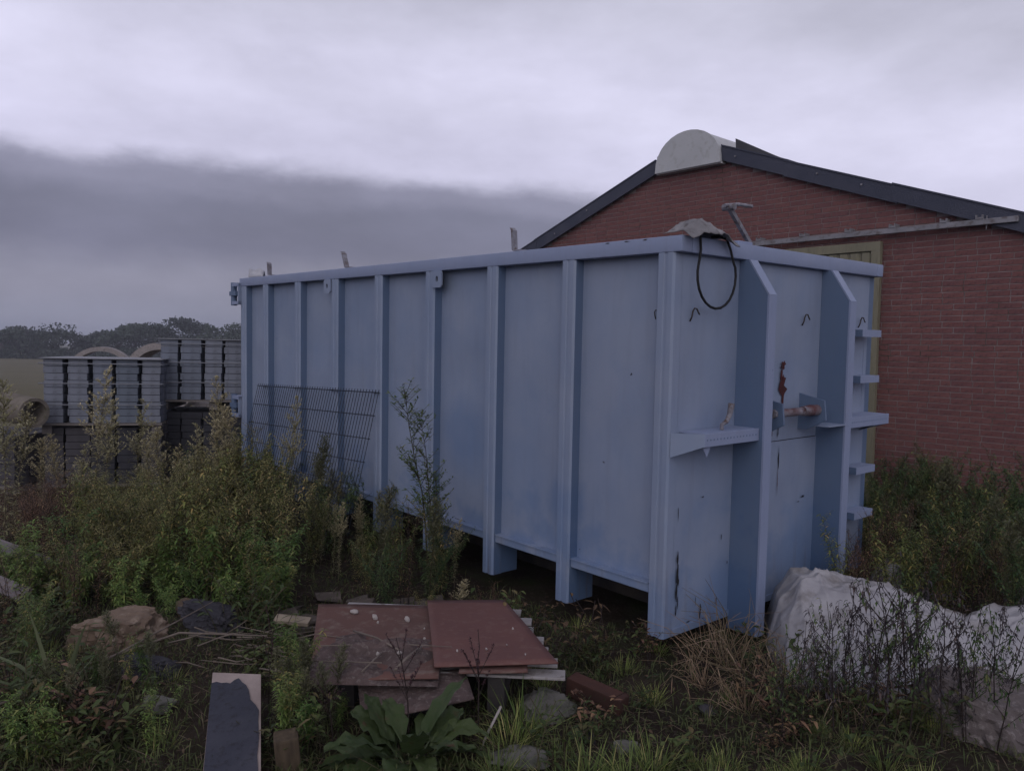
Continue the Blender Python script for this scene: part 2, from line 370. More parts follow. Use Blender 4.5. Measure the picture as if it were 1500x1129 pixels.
# steps (perforated lip) left and right
def step(x0, x1, lh, rh):
    root = MB()
    root.box(x0, x1, -0.12, END - 0.003, 1.186, 1.194)
    o = root.build('step', M_RAIL, cont)
    lip = MB().box(x0, x1, -0.128, -0.1202, 1.122, 1.196, bev=0.002); lip.build('step_lip', M_RAIL, o)
    hole = MB(); n = int((x1 - x0) / 0.032)
    for i in range(n):
        xx = x0 + 0.02 + i * 0.032
        hole.tube([(xx, -0.1286, 1.16), (xx, -0.127, 1.16)], 0.006, 6)
    hole.build('lip_hole', M_DEEP, o)
    if lh: MB().add([(x0 - 0.0, -0.124, 1.195), (x0, -0.124, 1.123), (x0 - 0.085, END - 0.004, 1.05), (x0 - 0.085, END - 0.004, 1.19), (x0 - 0.003, -0.12, 1.195), (x0 - 0.003, -0.12, 1.123), (x0 - 0.081, END - 0.004, 1.05), (x0 - 0.081, END - 0.004, 1.19)],
                    [(0, 1, 2, 3), (7, 6, 5, 4), (0, 3, 7, 4), (1, 5, 6, 2), (0, 4, 5, 1)]).build('step_gusset', M_PAINT, o)
    if rh: MB().add([(x1, -0.124, 1.122), (x1, END - 0.004, 1.122), (x1 - 0.1, END - 0.004, 1.06), (x1, -0.124, 1.194), (x1, END - 0.004, 1.194), (x1 - 0.12, -0.11, 1.122)],
                    [(0, 1, 2, 5), (0, 3, 4, 1)]).build('step_gusset', M_PAINT, o)
step(0.095, 0.628, True, False); step(1.70, 2.34, False, True)
lv = MB().tube([(0.36, -0.05, 1.196), (0.36, -0.05, 1.225), (0.40, -0.05, 1.24)], 0.012, 8).build('latch', M_STEELW, cont)
MB().tube([(0.40, -0.05, 1.235), (0.435, -0.05, 1.28), (0.45, -0.05, 1.345)], [0.013, 0.016, 0.02], 8).build('latch_handle', M_STEELW, lv)
MB().prism([(0.10, 1.12), (0.175, 1.12), (0.14, 1.06)], 1, -0.11, -0.10).build('step_bracket', M_RAIL, cont)
for z in (1.775, 1.445, 0.785, 0.455):         # ladder rungs of folded plate
    mb = MB(); x0, x1 = 2.015, 2.30
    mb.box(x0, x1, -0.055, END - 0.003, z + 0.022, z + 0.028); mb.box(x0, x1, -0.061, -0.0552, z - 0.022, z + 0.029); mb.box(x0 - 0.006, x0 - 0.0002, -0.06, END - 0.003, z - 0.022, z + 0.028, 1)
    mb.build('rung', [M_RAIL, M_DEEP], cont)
# rope hooks welded round the walls at one height
hk = MB().tube([(0, 0, -0.045), (0, -0.012, -0.02), (0, -0.018, 0.012), (0.012, -0.02, 0.028), (0.03, -0.022, 0.026), (0.044, -0.024, 0.004), (0.052, -0.026, -0.006)], 0.0045, 6).mesh('rope_hook', M_UNDER, True)
for x in (0.155, 1.375, 2.16): put('rope_hook', hk, cont, (x, END - 0.004, 1.865))
for k in range(8): put('rope_hook', hk, cont, (0.078, RIB[k][1] + 0.05, 1.862), (0, 0, R(-90)), (0.7, 0.7, 0.7))
# lashing eyes near the top of two ribs
def eye(y):
    n = 20; mb = MB(); vs, fs = [], []
    w, h = 0.062, 0.065
    for xx in (-0.012, 0.0):
        for i in range(n):
            th = 2 * math.pi * i / n
            c_, s_ = math.cos(th), math.sin(th); q = max(abs(c_), abs(s_))
            vs.append((xx, w * c_ / q, h * s_ / q)); vs.append((xx, 0.017 * c_, 0.024 * s_))
    for i in range(n):
        j = (i + 1) % n; o = 2 * n
        fs += [(2 * i, 2 * j, 2 * j + 1, 2 * i + 1), (o + 2 * i, o + 2 * i + 1, o + 2 * j + 1, o + 2 * j), (2 * i, o + 2 * i, o + 2 * j, 2 * j), (2 * i + 1, 2 * j + 1, o + 2 * j + 1, o + 2 * i + 1)]
    p = mb.add(vs, fs).build('lashing_eye', M_PAINT, cont); p.location = (-0.001, y, 2.135)
    MB().box(0.002, 0.012, -0.05, 0.05, -0.055, 0.055).build('backing', M_UNDER, p)
eye(2.30); eye(4.06)
# bent flat-bar stops standing on the near top rail
def stop(y, lean, hgt):
    mb = MB(); w = 0.024
    prof = [(-0.085, 0.003), (0.0, 0.006), (0.012, 0.014), (0.016 + lean * hgt * 0.9, hgt - 0.02), (0.03 + lean * hgt, hgt)]
    vs = []
    for (yy, zz), (ny, nz_) in zip(prof, ((0, 1), (0, 1), (-0.7, 0.7), (-1, 0), (-0.7, -0.7))):
        for x in (0.03, 0.03 + 2 * w): vs.append((x, y + yy, TOP + 0.001 + zz)); vs.append((x, y + yy + ny * 0.011, TOP + 0.001 + zz + nz_ * 0.009))
    fs = []
    for i in range(len(prof) - 1):
        a, b_ = 4 * i, 4 * i + 4
        fs += [(a, b_, b_ + 2, a + 2), (a + 1, a + 3, b_ + 3, b_ + 1), (a, a + 1, b_ + 1, b_), (a + 2, b_ + 2, b_ + 3, a + 3)]
    fs += [(0, 2, 3, 1), (16, 17, 19, 18)]
    mb.add(vs, fs).build('rail_stop', M_STEELW, cont)
stop(1.46, 0.06, 0.17); stop(3.80, 0.35, 0.16); stop(5.46, 0.05, 0.15)
# tilting lever of the cover above the end rail
arm = MB().prism([(0.715, 2.30), (0.738, 2.312), (0.518, 2.497), (0.497, 2.482)], 1, 0.035, 0.06).build('cover_lever', M_STEELW, cont)
MB().tube([(0.455, 0.05, 2.505), (0.60, 0.05, 2.528), (0.735, 0.05, 2.532)], 0.011, 10).build('cross_handle', M_STEELW, arm)
MB().tube([(0.50, 0.01, 2.50), (0.50, 0.09, 2.50)], 0.02, 12).build('pivot', M_STEELW, arm)
MB().box(0.58, 0.73, 0.03, 0.07, 2.292, 2.312, bev=0.004).build('lever_base', M_RAIL, arm)
# far door hinges
for z in (2.12, 0.84):
    h = MB(); h.box(-0.03, 0.10, 6.12, 6.30, z + 0.085, z + 0.12); h.box(-0.03, 0.10, 6.12, 6.30, z - 0.12, z - 0.085); 
    o = h.build('hinge', M_RAIL, cont)
    MB().tube([(0.02, 6.36, z - 0.13), (0.02, 6.36, z + 0.13)], 0.035, 12).build('hinge_pin', M_DEEP, o)
    MB().box(-0.02, 0.09, 6.22, 6.40, z - 0.02, z + 0.03).build('hinge_knuckle', M_DEEP, o)
    MB().box(-0.025, 0.10, 6.12, 6.14, z - 0.12, z + 0.12).build('hinge_leaf', M_PAINT, o)
MB().box(0.02, WD - 0.02, 6.122, 6.16, 0.02, 2.199).build('rear_door', M_PAINT, cont)
# paint losses and rust runs on the end plates: thin ragged flakes
def flake(name, pts, mat, y=END - 0.009):
    MB().add([(p[0], y, p[1]) for p in pts], [tuple(range(len(pts)))]).build(name, mat, cont)
def ragged(x, z, w, h, seed, n=16):
    rd = random.Random(seed)
    return [(x + w * math.cos(2 * math.pi * i / n) * rd.uniform(0.2, 1.25), z + h * math.sin(2 * math.pi * i / n) * rd.uniform(0.55, 1.15)) for i in range(n)]
flake('paint_loss', ragged(1.155, 1.555, 0.036, 0.036, 1), M_RUSTRED); flake('paint_loss', ragged(1.16, 1.40, 0.045, 0.11, 2), M_RUSTRED); flake('paint_loss', ragged(1.14, 1.49, 0.018, 0.05, 3), M_RUSTRED)
flake('rust_run', ragged(1.135, 0.95, 0.008, 0.09, 4), M_BLACK, END - 0.014); flake('rust_run', ragged(1.12, 1.13, 0.007, 0.06, 5), M_BLACK); flake('rust_run', ragged(1.13, 0.80, 0.004, 0.10, 6), M_RUST, END - 0.014)
flake('rust_run', ragged(1.05, 1.13, 0.005, 0.05, 7), M_RUST)
for x, z, w, h, sd_ in ((0.10, 0.72, 0.006, 0.05, 8), (0.108, 0.46, 0.011, 0.06, 9), (0.112, 0.36, 0.014, 0.08, 18), (0.106, 0.26, 0.010, 0.07, 10), (0.118, 0.20, 0.007, 0.05, 19), (0.104, 0.15, 0.006, 0.04, 20), (0.125, 0.31, 0.004, 0.03, 21), (0.60, 0.35, 0.004, 0.015, 22), (0.22, 0.06, 0.02, 0.006, 23), (0.95, 0.08, 0.03, 0.008, 24), (0.72, 0.33, 0.006, 0.03, 25), (0.34, 0.10, 0.010, 0.05, 11), (0.29, 0.17, 0.004, 0.035, 12), (0.50, 0.13, 0.006, 0.03, 13), (1.46, 0.66, 0.03, 0.008, 14), (1.40, 0.63, 0.016, 0.004, 15), (0.33, 0.79, 0.014, 0.005, 16), (0.53, 0.52, 0.004, 0.02, 17)):
    flake('paint_chip', ragged(x, z, w, h, sd_, 12), M_BLACK, END - 0.008 if x < 0.7 else END - 0.015)
for x, y, z, w, h, sd_ in ((0, 0.40, 1.50, 0.012, 0.012, 31), (0, 0.21, 1.49, 0.004, 0.006, 32), (0, 0.21, 1.43, 0.004, 0.02, 33)):
    pts = ragged(y, z, w, h, sd_, 10)
    MB().add([(0.072, p[0], p[1]) for p in pts], [tuple(range(len(pts)))]).build('paint_chip', M_BLACK, cont)
for i, y in enumerate((0.26, 0.40, 0.55)):
    pts = ragged(y, TOP - 0.01, 0.03 - 0.006 * i, 0.004, 60 + i, 12); MB().add([(-0.0012, p[0], p[1]) for p in pts], [tuple(range(len(pts)))]).build('paint_chip', M_UNDER, cont)

# things lying on the container
def crumple(name, w, d, h, seed, loc, rz, mat, label, cat, nx_=22, ny_=14, ridge=0.35, drop=0.1):
    vs, fs = [], []
    for j in range(ny_ + 1):
        for i in range(nx_ + 1):
            a, b_ = i / nx_, j / ny_
            x = (a - 0.5) * w; y = (b_ - 0.5) * d
            z = h * max(0, 1 - abs(a - ridge) / (ridge if a < ridge else 1 - ridge)) * (0.55 + 0.45 * math.cos((b_ - 0.4) * 2.2))
            z += h * 0.35 * fbm(x + seed, y, seed, 7, 3) * (0.3 + math.sin(math.pi * a))
            z -= drop * max(0, 0.35 - b_) * (1.6 + fbm(x * 3, seed, 0, 2, 2))
            vs.append((x + 0.02 * fbm(x, y, seed, 6, 2), y, z))
    n = nx_ + 1
    for j in range(ny_):
        for i in range(nx_): fs.append((j * n + i, j * n + i + 1, (j + 1) * n + i + 1, (j + 1) * n + i))
    o = MB().add(vs, fs).build(name, mat, None, True)
    md = o.modifiers.new('thick', 'SOLIDIFY'); md.thickness = 0.004
    o.location = loc; o.rotation_euler = (0, 0, rz); return tag(o, label, cat)
M_RAG = rough_mat('dirty_grey_canvas', (0.15, 0.145, 0.155), (0.25, 0.24, 0.25), 7, 0.8, (0.08, 0.07, 0.07), 18, 0.25)
crumple('canvas_scrap', 0.44, 0.22, 0.085, 4.0, cw(0.22, 0.03, 2.31), R(41), M_RAG, 'crumpled grey canvas scrap lying on the near top corner of the blue container', 'canvas')
crumple('canvas_scrap', 0.22, 0.16, 0.10, 9.0, cw(0.12, 5.95, 2.297), R(100), rough_mat('pale_canvas', (0.42, 0.42, 0.45), (0.3, 0.3, 0.33), 9, 0.8), 'small pale rag bunched on the far end of the container rim', 'rag', 12, 10, 0.5, 0.0)
loop = [(0.14, -0.010, 2.318), (0.145, -0.013, 2.30), (0.15, -0.016, 2.22), (0.135, -0.02, 2.16)]
for i in range(15):
    th = R(160 + i * 15.5); loop.append((0.305 + 0.185 * math.cos(th), -0.02, 2.085 + 0.19 * math.sin(th)))
loop += [(0.47, -0.018, 2.16), (0.435, -0.016, 2.24), (0.40, -0.012, 2.297), (0.37, 0.02, 2.312), (0.345, 0.06, 2.31)]
tag(MB().tube([cw(*p) for p in loop], 0.0075, 8).build('black_hose', M_BLACK, None, True), 'thin black hose hanging in a round loop over the container corner', 'hose')

# ---------------------------------------------------------------- welded mesh panel leaning on the container
M_WIRE = rough_mat('dark_coated_wire', (0.018, 0.022, 0.035), (0.03, 0.035, 0.05), 20, 0.5)
TR = Vector((-0.012, 3.135, 1.206)); TL = Vector((-0.012, 5.62, 1.112))
av = (TL - TR).normalized(); bv = Vector((-0.25, -0.035, -0.95)).normalized(); nv = av.cross(bv).normalized()
if nv.x > 0: nv = -nv
mp_ = thing('mesh_panel', 'dark welded wire fence panel leaning against the container side', 'fence panel', cw(*(TR + bv * 1.2)))
bpy.context.view_layer.update()
inv = mp_.matrix_world.inverted()
wl = (TL - TR).length; PH = 1.23
def pw(a, b_, n=0.0): return inv @ cw(*(TR + av * a + bv * b_ + nv * n))
for i in range(50):
    a = i * wl / 49 
    MB().tube([pw(a, -0.025), pw(a, PH)], 0.003, 6).build('wire', M_WIRE, mp_)
for j in range(7):
    for n in (0.006, -0.006): MB().tube([pw(-0.012, j * 0.2, n), pw(wl + 0.012, j * 0.2, n)], 0.0038, 6).build('cross_wire', M_WIRE, mp_)

# ---------------------------------------------------------------- brick building (x to the right along the gable, y into the building, ridge at x = 0)
GU = Vector((-0.66262, 0.74896, 0)); GV = Vector((0.74896, 0.66262, 0))
barn = thing('brick_building', 'red brick gabled building with dark verge boards behind the container', 'building')
bo = GU * 6.82 + GV * 9.3
barn.matrix_world = Matrix(((-GU.x, GV.x, 0, bo.x), (-GU.y, GV.y, 0, bo.y), (0, 0, 1, 0), (0, 0, 0, 1)))
def zr(x): return 4.70 - 0.362 * abs(x)
HW, DEEP_ = 5.15, 13.0
M_MORTAR = rough_mat('mortar', (0.29, 0.235, 0.23), (0.20, 0.165, 0.165), 9, 0.95, (0.07, 0.075, 0.06), 3)
M_BRICKS = []
for i, (a, b_) in enumerate((((0.172, 0.075, 0.071), (0.158, 0.070, 0.068)), ((0.165, 0.074, 0.071), (0.180, 0.081, 0.076)), ((0.154, 0.068, 0.067), (0.168, 0.076, 0.073)), ((0.184, 0.085, 0.079), (0.165, 0.075, 0.071)), ((0.144, 0.067, 0.068), (0.158, 0.071, 0.069)))):
    M_BRICKS.append(rough_mat('fired_brick_%d' % i, a, b_, 9, 0.9, (0.075, 0.04, 0.045), 30, 0.5, 0.006, kind='Object'))
M_ROOF = rough_mat('fibre_cement_roof', (0.06, 0.06, 0.07), (0.09, 0.09, 0.10), 3, 0.9)
M_VERGE = rough_mat('dark_blue_verge_board', (0.045, 0.050, 0.075), (0.06, 0.063, 0.088), 3, 0.6)
M_DOME = rough_mat('weathered_translucent_sheet', (0.42, 0.425, 0.44), (0.47, 0.475, 0.49), 3, 0.5, (0.36, 0.36, 0.36), 12, 0.1)
M_GALV = rough_mat('galvanised_rail', (0.24, 0.235, 0.26), (0.17, 0.165, 0.18), 5, 0.6, (0.11, 0.09, 0.09), 14)
M_DOOR = rough_mat('faded_yellow_door', (0.205, 0.19, 0.135), (0.175, 0.163, 0.118), 2.5, 0.75, (0.14, 0.13, 0.095), 9, 0.15, vec_scale=(4, 4, 0.6))
# backing wall with gable, mortar coloured; other walls
w = MB().prism([(-HW, -1.5), (HW, -1.5), (HW, zr(HW) - 0.06), (0, 4.64), (-HW, zr(HW) - 0.06)], 1, 0.0065, 0.30).build('gable_wall', M_MORTAR, barn)
for x0, x1 in ((-HW, -HW + 0.28), (HW - 0.28, HW)): MB().box(x0, x1, 0.301, DEEP_, -1.5, zr(HW) - 0.15).build('side_wall', M_BRICKS[1], barn)
MB().prism([(-HW + 0.281, -1.5), (HW - 0.281, -1.5), (HW - 0.281, zr(HW) - 0.2), (0, 4.5), (-HW + 0.281, zr(HW) - 0.2)], 1, DEEP_ - 0.3, DEEP_).build('back_wall', M_BRICKS[2], barn)
# bricks: stretchers in running bond with some headers, the ones in clear sight as single pieces
BL, BH, J = 0.208, 0.053, 0.0105
rd = random.Random(5); bricks = []
z = 0.0; row = 0
while z + BH < 4.6:
    x = -HW - (0.11 if row % 2 else 0.0) - rd.uniform(0, 0.03)
    while x < HW:
        L = BL if rd.random() > 0.07 else 0.098
        if z + BH < zr(max(abs(x), abs(x + L))) - 0.10 and x > -HW and x + L < HW and not (-1.6 < x and x + L < 2.66 and z < 2.98):
            bricks.append((x, z, L))
        x += L + J
    z += BH + J; row += 1
bm_l = [MB().box(0, BL, 0, 0.02, 0, BH, bev=0.0).mesh('brick', m) for m in M_BRICKS]
bm_s = [MB().box(0, 0.098, 0, 0.02, 0, BH, bev=0.0).mesh('brick', m) for m in M_BRICKS]
def show(b):      # nearest and unobstructed first
    x, z, L = b
    return (2.75 < x < 4.05 and 0.85 < z < 3.05)
near_b = sorted([b for b in bricks if show(b)], key=lambda b: -b[0])[:300]; ns = set(near_b)
for (x, z, L) in near_b:
    i = rd.randrange(5)
    o = put('brick', (bm_l if L > 0.15 else bm_s)[i], w, (x + rd.uniform(-0.0015, 0.0015), rd.uniform(-0.001, 0.002), z + rd.uniform(-0.001, 0.001)))
rest = MB()
for b in bricks:
    if b in ns: continue
    x, z, L = b; y = rd.uniform(-0.001, 0.002); rest.box(x, x + L, y, 0.02, z, z + BH, rd.randrange(5))
rest.build('brickwork', M_BRICKS, w)['kind'] = 'stuff'
# roof slopes, verge boards in overlapping lengths
for s in (-1, 1):
    MB().prism([(s * 0.50, zr(0.5) - 0.05), (s * (HW + 0.35), zr(HW + 0.35) - 0.05), (s * (HW + 0.35), zr(HW + 0.35) - 0.11), (s * 0.50, zr(0.5) - 0.11)], 1, -0.02, DEEP_ + 0.1).build('roof_slope', M_ROOF, barn)
    cuts = (0.52, 1.45, 2.80, 4.25, HW + 0.4) if s > 0 else (0.58, 3.05, HW + 0.4)
    for i in range(len(cuts) - 1):
        a, b_ = cuts[i], cuts[i + 1] + (0.06 if i < len(cuts) - 2 else 0); up = 0.012 * ((len(cuts) - i) % 2)
        y = -0.085 - 0.006 * i
        MB().prism([(s * a, zr(a) + up), (s * b_, zr(b_) + up), (s * b_, zr(b_) - 0.185 + up), (s * a, zr(a) - 0.185 + up)], 1, y, y + 0.025).build('verge_board', M_VERGE, barn)
        MB().prism([(s * a, zr(a) + up + 0.001), (s * b_, zr(b_) + up + 0.001), (s * b_, zr(b_) + up + 0.02), (s * a, zr(a) + up + 0.02)], 1, y - 0.01, 0.12).build('verge_cap', M_VERGE, barn)
# barrel skylight along the ridge
arc = [(-0.545, 4.305)] + [(0.545 * math.cos(R(180 - a)), 4.305 + 0.515 * math.sin(R(a)) ** 0.85) for a in range(12, 180, 12)] + [(0.545, 4.305)]
sk = MB().prism(arc, 1, -0.14, -0.115).build('barrel_skylight', M_DOME, barn)
arc2 = [(x * 0.985, z - 0.012) for x, z in arc]
auto_smooth(MB().prism(arc2, 1, -0.1149, DEEP_).build('skylight_vault', M_DOME, sk))
MB().prism([(0.66, zr(0.66) - 0.02), (1.36, zr(1.36) + 0.0), (1.36, zr(1.36) + 0.03), (0.645, zr(0.645) + 0.16)], 1, 0.05, 0.09).build('ridge_flashing', M_ROOF, barn)
MB().prism([(-0.57, zr(0.57) - 0.03), (-0.68, zr(0.68) - 0.03), (-0.66, zr(0.66) + 0.14), (-0.56, zr(0.56) + 0.09)], 1, 0.05, 0.09).build('ridge_flashing', M_ROOF, barn)
# sliding door on an overhead rail
dr = MB().box(-1.5, 2.70, -0.075, -0.045, 0.08, 3.07).build('sliding_door', M_DOOR, barn)
x = -1.42
while x < 2.52:
    MB().prism([(x, -0.0765), (x + 0.022, -0.098), (x + 0.095, -0.098), (x + 0.117, -0.0765)], 2, 0.2, 2.955).build('door_rib', M_DOOR, dr)
    x += 0.134
for a in ((-1.5, 2.70, 2.97, 3.072), (-1.5, 2.70, 0.07, 0.18)): MB().box(a[0], a[1], -0.112, -0.0757, a[2], a[3]).build('door_frame', M_DOOR, dr)
MB().box(2.60, 2.702, -0.111, -0.0758, 0.181, 2.969).build('door_frame', M_DOOR, dr)
rl = MB().box(-2.4, 4.08, -0.13, -0.075, 3.145, 3.205, bev=0.006).build('door_rail', M_GALV, barn)
for x in (-1.2, -0.4, 0.4, 1.15, 1.75, 2.32, 2.83, 3.37, 3.72):
    p = MB().box(x - 0.035, x + 0.035, -0.136, 0.01, 3.206, 3.225); p.box(x - 0.035, x - 0.025, -0.136, -0.01, 3.2255, 3.25); p.box(x + 0.025, x + 0.035, -0.136, -0.01, 3.2255, 3.25)
    p.build('rail_bracket', M_GALV, rl)
for x, dz in ((2.45, -0.07), (1.9, -0.06), (4.0, -0.08), (-1.9, -0.06), (-2.6, -0.1), (0.75, -0.08)):
    MB().tube([(x, -0.112, zr(x) + dz), (x, -0.10, zr(x) + dz)], 0.012, 8).build('screw_cap', M_GALV, barn)
MB().box(3.78, 3.79, -0.105, -0.1, 3.1, 3.24).build('rail_clip', M_GALV, rl)

# ---------------------------------------------------------------- pallets of concrete blocks
M_BLOCK = [rough_mat('concrete_block_%d' % i, c, tuple(q * 0.8 for q in c), 5, 0.9, tuple(q * 0.55 for q in c), 26, 0.4, 0.006) for i, c in enumerate(((0.185, 0.205, 0.255), (0.15, 0.172, 0.215), (0.21, 0.225, 0.272)))]
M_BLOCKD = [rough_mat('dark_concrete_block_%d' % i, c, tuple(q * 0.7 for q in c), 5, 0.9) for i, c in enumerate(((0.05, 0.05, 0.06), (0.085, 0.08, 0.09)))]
M_WOOD = rough_mat('grey_pallet_wood', (0.20, 0.18, 0.17), (0.13, 0.115, 0.11), 4, 0.85, vec_scale=(1, 12, 12))
M_STRAP = rough_mat('pale_strap', (0.22, 0.225, 0.25), (0.17, 0.175, 0.2), 8, 0.5)
def block_pallet(loc, rz, label, layers, mats, cols=5, rows=4, bw=0.21, bh=0.082, seed=1, straps=True):
    r_ = random.Random(seed); t = thing('block_pallet', label, 'block pallet', loc, rz, 'pallets of concrete blocks')
    W_, D_ = cols * (bw + 0.05), rows * 0.25
    for sx in range(5): MB().box(-W_ / 2, W_ / 2, -D_ / 2 + sx * D_ / 4 - 0.05, -D_ / 2 + sx * D_ / 4 + 0.05, 0.10, 0.122).build('pallet_board', M_WOOD, t)
    for sx in (-1, 0, 1): MB().box(sx * (W_ / 2 - 0.07) - 0.05, sx * (W_ / 2 - 0.07) + 0.05, -D_ / 2, D_ / 2, 0.0, 0.099).build('pallet_bearer', M_WOOD, t)
    ms = {}
    cw_ = [bw * r_.choice((0.95, 1.08, 1.2)) for c in range(cols)]; pro = [r_.uniform(-0.03, 0.03) for c in range(cols)]; kk = [r_.randrange(len(mats)) for c in range(cols)]
    for L in range(layers):
        for r in range(rows):
            for c in range(cols):
                if 1 < r < rows - 1 and 0 < c < cols - 1 and L < layers - 1: continue
                k = kk[c]; wdt = cw_[c] + (0.02 if c in (1, 3) and L % 2 else 0)
                key = (k, round(wdt, 3))
                if key not in ms: ms[key] = MB().box(-wdt / 2, wdt / 2, -0.115, 0.115, 0, bh - 0.004, bev=0.006).mesh('block', mats[k])
                put('block', ms[key], t, (-W_ / 2 + (c + 0.5) * W_ / cols + r_.uniform(-0.006, 0.006), -D_ / 2 + (r + 0.5) * D_ / rows + r_.uniform(-0.006, 0.006) + pro[c], 0.123 + L * bh), (0, 0, r_.uniform(-0.02, 0.02)))
    if straps:
        top = 0.123 + layers * bh
        MB().box(-W_ / 2 - 0.0, W_ / 2 + 0.0, -D_ / 2 - 0.03, D_ / 2 + 0.04, top + 0.001, top + 0.012).build('cover_board', M_STRAP, t)
        for q in (0.33, 0.66, 0.97):
            zz = 0.123 + q * layers * bh - 0.03; e = 0.004
            pts = [(-W_ / 2 - e, -D_ / 2 - e - 0.045, zz), (W_ / 2 + e, -D_ / 2 - e - 0.045, zz), (W_ / 2 + e, D_ / 2 + e + 0.04, zz), (-W_ / 2 - e, D_ / 2 + e + 0.04, zz), (-W_ / 2 - e, -D_ / 2 - e - 0.045, zz)]
            MB().tube(pts, 0.006, 4).build('strap', M_STRAP, t)
    return t
lo = lambda x, y: gh(x, y) - 0.02
block_pallet((-4.86, 9.75, 0.69), R(14), 'strapped pallet of grey concrete blocks, upper one nearest the open field', 9, M_BLOCK, seed=2)
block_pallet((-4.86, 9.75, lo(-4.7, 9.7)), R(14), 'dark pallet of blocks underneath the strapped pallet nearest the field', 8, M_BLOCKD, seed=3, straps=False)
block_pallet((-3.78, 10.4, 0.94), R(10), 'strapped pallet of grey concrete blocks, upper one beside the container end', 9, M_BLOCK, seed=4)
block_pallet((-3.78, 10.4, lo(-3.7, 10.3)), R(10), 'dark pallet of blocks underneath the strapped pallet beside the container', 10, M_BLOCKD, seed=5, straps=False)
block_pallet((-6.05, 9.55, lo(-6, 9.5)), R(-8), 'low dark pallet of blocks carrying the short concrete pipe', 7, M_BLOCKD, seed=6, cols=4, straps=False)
# concrete rings and a short pipe
M_PIPE = rough_mat('mossy_brown_concrete', (0.19, 0.165, 0.14), (0.14, 0.12, 0.10), 5, 0.9, (0.10, 0.095, 0.065), 14, 0.4)
M_CONC = rough_mat('pale_concrete', (0.30, 0.27, 0.265), (0.22, 0.20, 0.20), 3, 0.9, (0.14, 0.125, 0.12), 16, 0.3)
def ring(name, ro, ri, ln, label, cat, loc, rot, group=None, n=40, mat=None):
    vs, fs = [], []
    for y in (0, ln):
        for r_ in (ro, ri):
            for i in range(n): th = 2 * math.pi * i / n; vs.append((r_ * math.cos(th), y, r_ * math.sin(th)))
    for i in range(n):
        j = (i + 1) % n
        fs += [(i, j, n + j, n + i), (2 * n + i, 3 * n + i, 3 * n + j, 2 * n + j), (i, 2 * n + i, 2 * n + j, j), (n + i, n + j, 3 * n + j, 3 * n + i)]
    o = auto_smooth(MB().add(vs, fs).build(name, mat or M_CONC)); o.location = loc; o.rotation_euler = rot; return tag(o, label, cat, group)
ring('concrete_ring', 0.87, 0.75, 1.0, 'upright concrete ring just above the front block pallet, pallet seen through it', 'concrete ring', (-11.1, 21.6, 0.80 + gh(-11, 21.6)), (0, 0, R(22)), 'concrete rings behind the pallets')
ring('concrete_ring', 0.92, 0.74, 1.0, 'upright concrete ring between the two upper block pallets', 'concrete ring', (-9.05, 20.6, 0.87 + gh(-9, 20)), (0, 0, R(8)), 'concrete rings behind the pallets')
ring('concrete_ring', 0.87, 0.75, 1.0, 'upright concrete ring peeping over the block pallet beside the container', 'concrete ring', (-8.35, 21.8, 0.93 + gh(-8.3, 21.8)), (0, 0, R(20)), 'concrete rings behind the pallets')
ring('concrete_pipe', 0.165, 0.13, 0.6, 'short pale concrete pipe lying at the edge of the field', 'pipe', (-5.22, 8.75, 0.96), (R(4), 0, R(58)), mat=M_PIPE)

# ---------------------------------------------------------------- far trees, hedge, farmhouse
M_FAR = leaf_mat('distant_foliage', (0.022, 0.036, 0.028), (0.045, 0.062, 0.045), trans=0.1)
M_BARK = rough_mat('dark_bark', (0.04, 0.032, 0.028), (0.025, 0.02, 0.018), 6, 0.95)
def far_tree(seed, h, w, loc, label, lobes=16, ncl=2400):
    r_ = random.Random(seed); rn = np.random.RandomState(seed)
    t = thing('field_tree', label, 'tree', loc, 0, 'trees along the far edge of the field')
    tr = MB().tube([(0, 0, -0.2), (0.1, 0, h * 0.3), (0.0, 0.1, h * 0.6)], [0.25, 0.2, 0.08], 7)
    L = []
    for i in range(lobes):
        a = r_.uniform(0, 6.28); q = r_.uniform(0.0, 1.0); zz = r_.uniform(0.12, 0.88)
        rad = w * 0.5 * (1.0 - 0.55 * max(0, (zz - 0.5)) / 0.4)
        c = Vector((math.cos(a) * rad * 0.65 * q ** 0.5, math.sin(a) * rad * 0.65 * q ** 0.5, h * zz)); L.append((c, w * r_.uniform(0.2, 0.3), h * r_.uniform(0.10, 0.17)))
        tr.tube([(0, 0, h * 0.3), tuple(c)], [0.1, 0.03], 5)
    tr.build('trunk', M_BARK, t)
    cb = MB()
    for i in range(ncl):
        c, a, b_ = L[r_.randrange(len(L))]
        d = rn.normal(size=3); d /= np.linalg.norm(d); rr = r_.random() ** 0.35
        p = np.array(c) + d * rr * np.array((a, a, b_)) * (1 + 0.25 * noise.noise(Vector(d * 2 + seed)))
        u = rn.normal(size=3); u /= np.linalg.norm(u); v = np.cross(u, rn.normal(size=3)); v /= np.linalg.norm(v); s_ = r_.uniform(0.14, 0.34)
        cb.add([p - u * s_, p + v * s_ * 0.7, p + u * s_, p - v * s_ * 0.7], [(0, 1, 2, 3)], r_.random())
    cb.build('crown', M_FAR, t)
FT = [(6, 478, 46, 'leftmost'), (28, 477, 44, 'second'), (50, 483, 40, 'third'), (82, 472, 62, 'fourth'), (130, 488, 40, 'fifth'), (152, 484, 40, 'sixth'), (172, 473, 46, 'seventh'), (198, 470, 50, 'eighth'), (222, 470, 46, 'ninth'), (246, 467, 46, 'tenth'), (268, 460, 50, 'eleventh'), (296, 467, 46, 'twelfth'), (318, 467, 44, 'thirteenth'), (340, 464, 44, 'fourteenth')]
